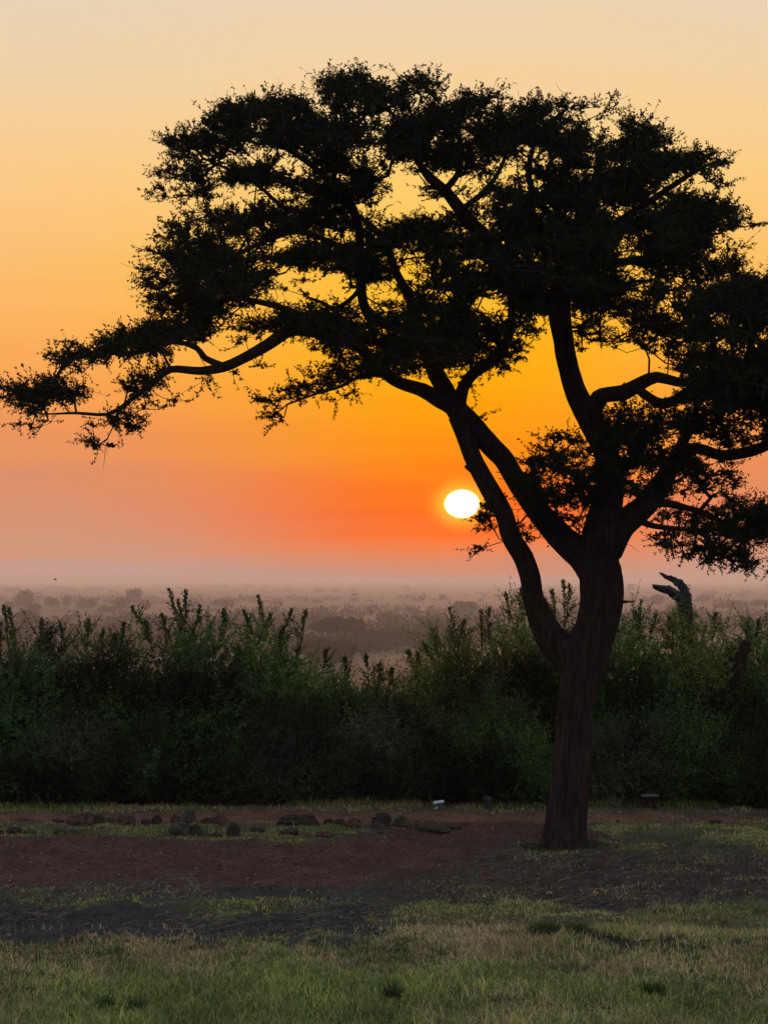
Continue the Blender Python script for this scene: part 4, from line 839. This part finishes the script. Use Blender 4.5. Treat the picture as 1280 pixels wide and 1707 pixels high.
def build_grass():
    mb = MB()
    # near turf
    n = 330000; y = rng.uniform(10.6, 15.2, n); x = rng.uniform(-1, 1, n) * (y * .20 + .5)
    s, g = zones(x, y); keep = rng.uniform(size=n) < g * (.35 + .9 * fbm(x * 3, y * 3, 13, 3)); x, y = x[keep], y[keep]; n = len(x)
    nn = fbm(x * 1.3, y * 1.3, 19, 3)
    h = rng.uniform(.018, .060, n) * (.35 + 1.3 * nn) * np.where(rng.uniform(size=n) < .03, 1.9, 1) * (1 + .5 * (1 - ss(y, 11.5, 13.5)))
    blades(mb, x, y, h, rng.uniform(.0026, .0062, n), rng.uniform(.15, 1.3, n), grass_col(n, x, y, .15 + .40 * ss(y, 12.8, 14.3)))
    # middle and far turf, shorter
    n = 430000; y = rng.uniform(14.8, 24, n); x = rng.uniform(-1, 1, n) * (y * .19 + .4)
    s, g = zones(x, y); keep = rng.uniform(size=n) < g ** 2 * (.25 + 1.0 * fbm(x * 3, y * 2, 14, 3)); x, y = x[keep], y[keep]; n = len(x)
    h = rng.uniform(.012, .036, n) * np.where(rng.uniform(size=n) < .02, 2.2, 1) * (1 + .6 * ss(y, 22.2, 22.6))
    blades(mb, x, y, h, rng.uniform(.003, .006, n), rng.uniform(.2, 1.2, n), grass_col(n, x, y, .25 + .25 * ss(y, 22, 22.6)))
    # rank growth along the foot of the hedge
    n = 9000; x = rng.uniform(-5.2, 5.6, n); y = 23.2 + rng.normal(0, .07, n) + (fbm(x * .9, x * 0, 88, 3) - .5) * .35; hn = fbm(x * 1.7, y * 1.2, 89, 3)
    k = hn > .49; x, y, hn = x[k], y[k], hn[k]; n = len(x)
    blades(mb, x, y, rng.uniform(.015, .10, n) * (.1 + 1.3 * hn), rng.uniform(.004, .009, n), rng.uniform(.1, .9, n), grass_col(n, x, y, .2) * .55)
    # tall thin wisps
    n = 1500; y = rng.uniform(11, 15, n); x = rng.uniform(-1, 1, n) * (y * .19 + .3); s, g = zones(x, y); k = rng.uniform(size=n) < g; x, y = x[k], y[k]; n = len(x)
    blades(mb, x, y, rng.uniform(.07, .16, n), rng.uniform(.002, .0035, n), rng.uniform(.1, .7, n), grass_col(n, x, y, .45))
    # clumps of longer green blades
    m = 260; cx_ = rng.uniform(-2.8, 2.8, m); cy_ = rng.uniform(11.2, 14.4, m); k = np.repeat(np.arange(m), 26); n = len(k)
    x = cx_[k] + rng.normal(0, .03, n); y = cy_[k] + rng.normal(0, .03, n); hh = rng.uniform(.05, .11, m)[k]
    blades(mb, x, y, hh * rng.uniform(.5, 1.1, n), rng.uniform(.003, .006, n), rng.uniform(.1, .7, n), np.array([[.075, .125, .045]]) * rng.uniform(.5, 1.5, (n, 1)))
    tag(mb.build('grass', M_grass, smooth=False), 'short green and straw coloured grass in the foreground and in strips', 'grass', kind='stuff')
    # litter
    mb = MB(); n = 26000; y = 11.5 + rng.uniform(0, 1, n) ** .9 * 12; x = rng.uniform(-1, 1, n) * (y * .19 + .4); s, g = zones(x, y)
    q = HOR + CAMH * F / y
    wgt = np.where(s[:, 0] > .07, .06, 1) * np.clip(1.0 - g, .15, 1) * (fbm(x * 1.2, y * .9, 9, 3) > .46)
    k = rng.uniform(size=n) < wgt; x, y = x[k], y[k]; n = len(x); z = height(x, y) + .004
    t = rng.normal(0, .9, n); L = rng.uniform(.02, .11, n); A = np.stack([x, y, z], 1); B = A + np.stack([np.cos(t) * L, np.sin(t) * L, rng.uniform(-.05, .3, n) * L], 1)
    M = (A + B) / 2 + rng.normal(size=(n, 3)) * (L * .08)[:, None]
    col = np.where(rng.uniform(size=(n, 1)) < .5, np.array([[.17, .135, .10]]), np.array([[.07, .055, .045]])) * rng.uniform(.6, 1.5, (n, 1))
    sticks(mb, A, M, .0022, .002, 0, col); sticks(mb, M, B, .002, .0012, 0, col)
    tag(mb.build('litter', M_litter, smooth=False), 'dry stalks and bits strewn over the bare soil', 'litter', kind='stuff')
    # pebbles and clods
    mb = MB(); n = 22000; y = 12 + rng.uniform(0, 1, n) * 11; x = rng.uniform(-1, 1, n) * (y * .19 + .4); s, g = zones(x, y); k = rng.uniform(size=n) < np.clip(1 - g * 1.1, 0, 1); x, y, s = x[k], y[k], s[k]; n = len(x)
    r = rng.uniform(.003, .011, n) * np.where(rng.uniform(size=n) < .02, 1.8, 1); c = np.stack([x, y, height(x, y) + r * .3], 1)
    offs = np.array([[1, 0, 0], [0, 1, 0], [-1, 0, 0], [0, -1, 0], [0, 0, .8], [0, 0, -.6]]); v = c[:, None] + offs[None] * r[:, None, None] * rng.uniform(.6, 1.3, (n, 6, 1))
    b = np.arange(n)[:, None] * 6; q = np.concatenate([b + np.array([[i, (i + 1) % 4, 4]]) for i in range(4)] + [b + np.array([[(i + 1) % 4, i, 5]]) for i in range(4)])
    col = s * rng.uniform(.6, 1.7, (n, 1)); pale = rng.uniform(size=n) < .035; col[pale] = (.28, .24, .2)
    mb.add(v, q, 0, np.repeat(col, 6, 0))
    tag(mb.build('pebbles', M_litter, smooth=False), 'small stones and clods on the bare soil', 'pebbles', kind='stuff')
    # tufts that stand out
    for px, py, w_, h_, lab in ((904, 1562, .16, .13, 'largest dark green grass tuft in front of the tree'), (962, 1556, .12, .09, 'smaller grass tuft just right of the largest one'), (845, 1558, .10, .05, 'low dark tuft left of the largest tuft'),
                                (655, 1673, .05, .14, 'thin upright tuft in the foreground left of centre', ), (232, 1690, .04, .15, 'thin tall dark tuft at the bottom left'), (180, 1685, .04, .13, 'slim tuft left of the tall one at the bottom left'), (1085, 1660, .08, .12, 'green tuft of long blades at the lower right'), (1190, 1372, .10, .05, 'pale small tuft at the right hedge foot')):
        Y = gY(py); x0 = (px - CX) * Y / F; m = int(480 * w_ / .1); mb = MB(); rr = rng.uniform(0, 1, m) ** .7 * w_ / 2; t = rng.uniform(0, 6.28, m)
        x, y = x0 + rr * np.cos(t), Y + rr * np.sin(t); h = h_ * rng.uniform(.4, 1, m); z = height(x, y)
        P = np.stack([x, y, z - .004], 1); o = np.array([x0, Y, gz(x0, Y)])
        D = np.stack([rr * np.cos(t) / w_ * 1.0, rr * np.sin(t) / w_, .9 + 0 * t], 1) + rng.normal(size=(m, 3)) * .16
        leaves(mb, P - o, D, h, rng.uniform(.003, .006, m), 0, np.array([[.055, .085, .034]]) * rng.uniform(.4, 1.6, (m, 1)))
        ob = mb.build('grass_tuft', M_grass, smooth=False); ob.location = tuple(o); tag(ob, lab, 'grass tuft', 'grass tufts')
    # ring of low weeds at the foot of the trunk
    mb = MB(); m = 1500; c = at(941, 1410, YT); t = rng.uniform(0, 6.28, m); rr = .15 + .22 * rng.uniform(0, 1, m) ** 2 * (.4 + 1.4 * fbm(np.cos(t) * 2, np.sin(t) * 2, 8, 2))
    x, y = c[0] + rr * np.cos(t) * 1.1, YT + rr * np.sin(t); P = np.stack([x, y, height(x, y)], 1); o = np.array([c[0], YT, gz(c[0], YT)])
    leaves(mb, P - o, rng.normal(size=(m, 3)) * .6 + np.array([0, 0, .7]), rng.uniform(.015, .05, m), rng.uniform(.006, .014, m), 0, np.array([[.04, .055, .028]]) * rng.uniform(.6, 1.4, (m, 1)))
    ob = mb.build('weeds', M_grass, smooth=False); ob.location = tuple(o); tag(ob, 'low dark weeds ringing the foot of the trunk', 'weeds')


build_grass()

# ------------------------------------------------------------------ haze
def haze():
    mb = MB(); X, y0, y1, z0, z1 = 20500, -1500, 20500, -28.0, 8.2
    v = np.array([[-X, y0, z0], [X, y0, z0], [X, y1, z0], [-X, y1, z0], [-X, y0, z1], [X, y0, z1], [X, y1, z1], [-X, y1, z1]])
    mb.add(v, np.array([[0, 3, 2, 1], [4, 5, 6, 7], [0, 1, 5, 4], [1, 2, 6, 5], [2, 3, 7, 6], [3, 0, 4, 7]]))
    m = bpy.data.materials.new('ground mist'); m.use_nodes = True; nt = m.node_tree; nt.nodes.clear()
    out = nt.nodes.new('ShaderNodeOutputMaterial'); p = nt.nodes.new('ShaderNodeVolumePrincipled'); nt.links.new(p.outputs[0], out.inputs['Volume'])
    p.inputs['Color'].default_value = (.86, .78, .75, 1); p.inputs['Density'].default_value = .0002; p.inputs['Anisotropy'].default_value = .3
    o = mb.build('haze', m, smooth=False); tag(o, 'pale dusty mist lying over the plain', 'haze', kind='stuff')


haze()
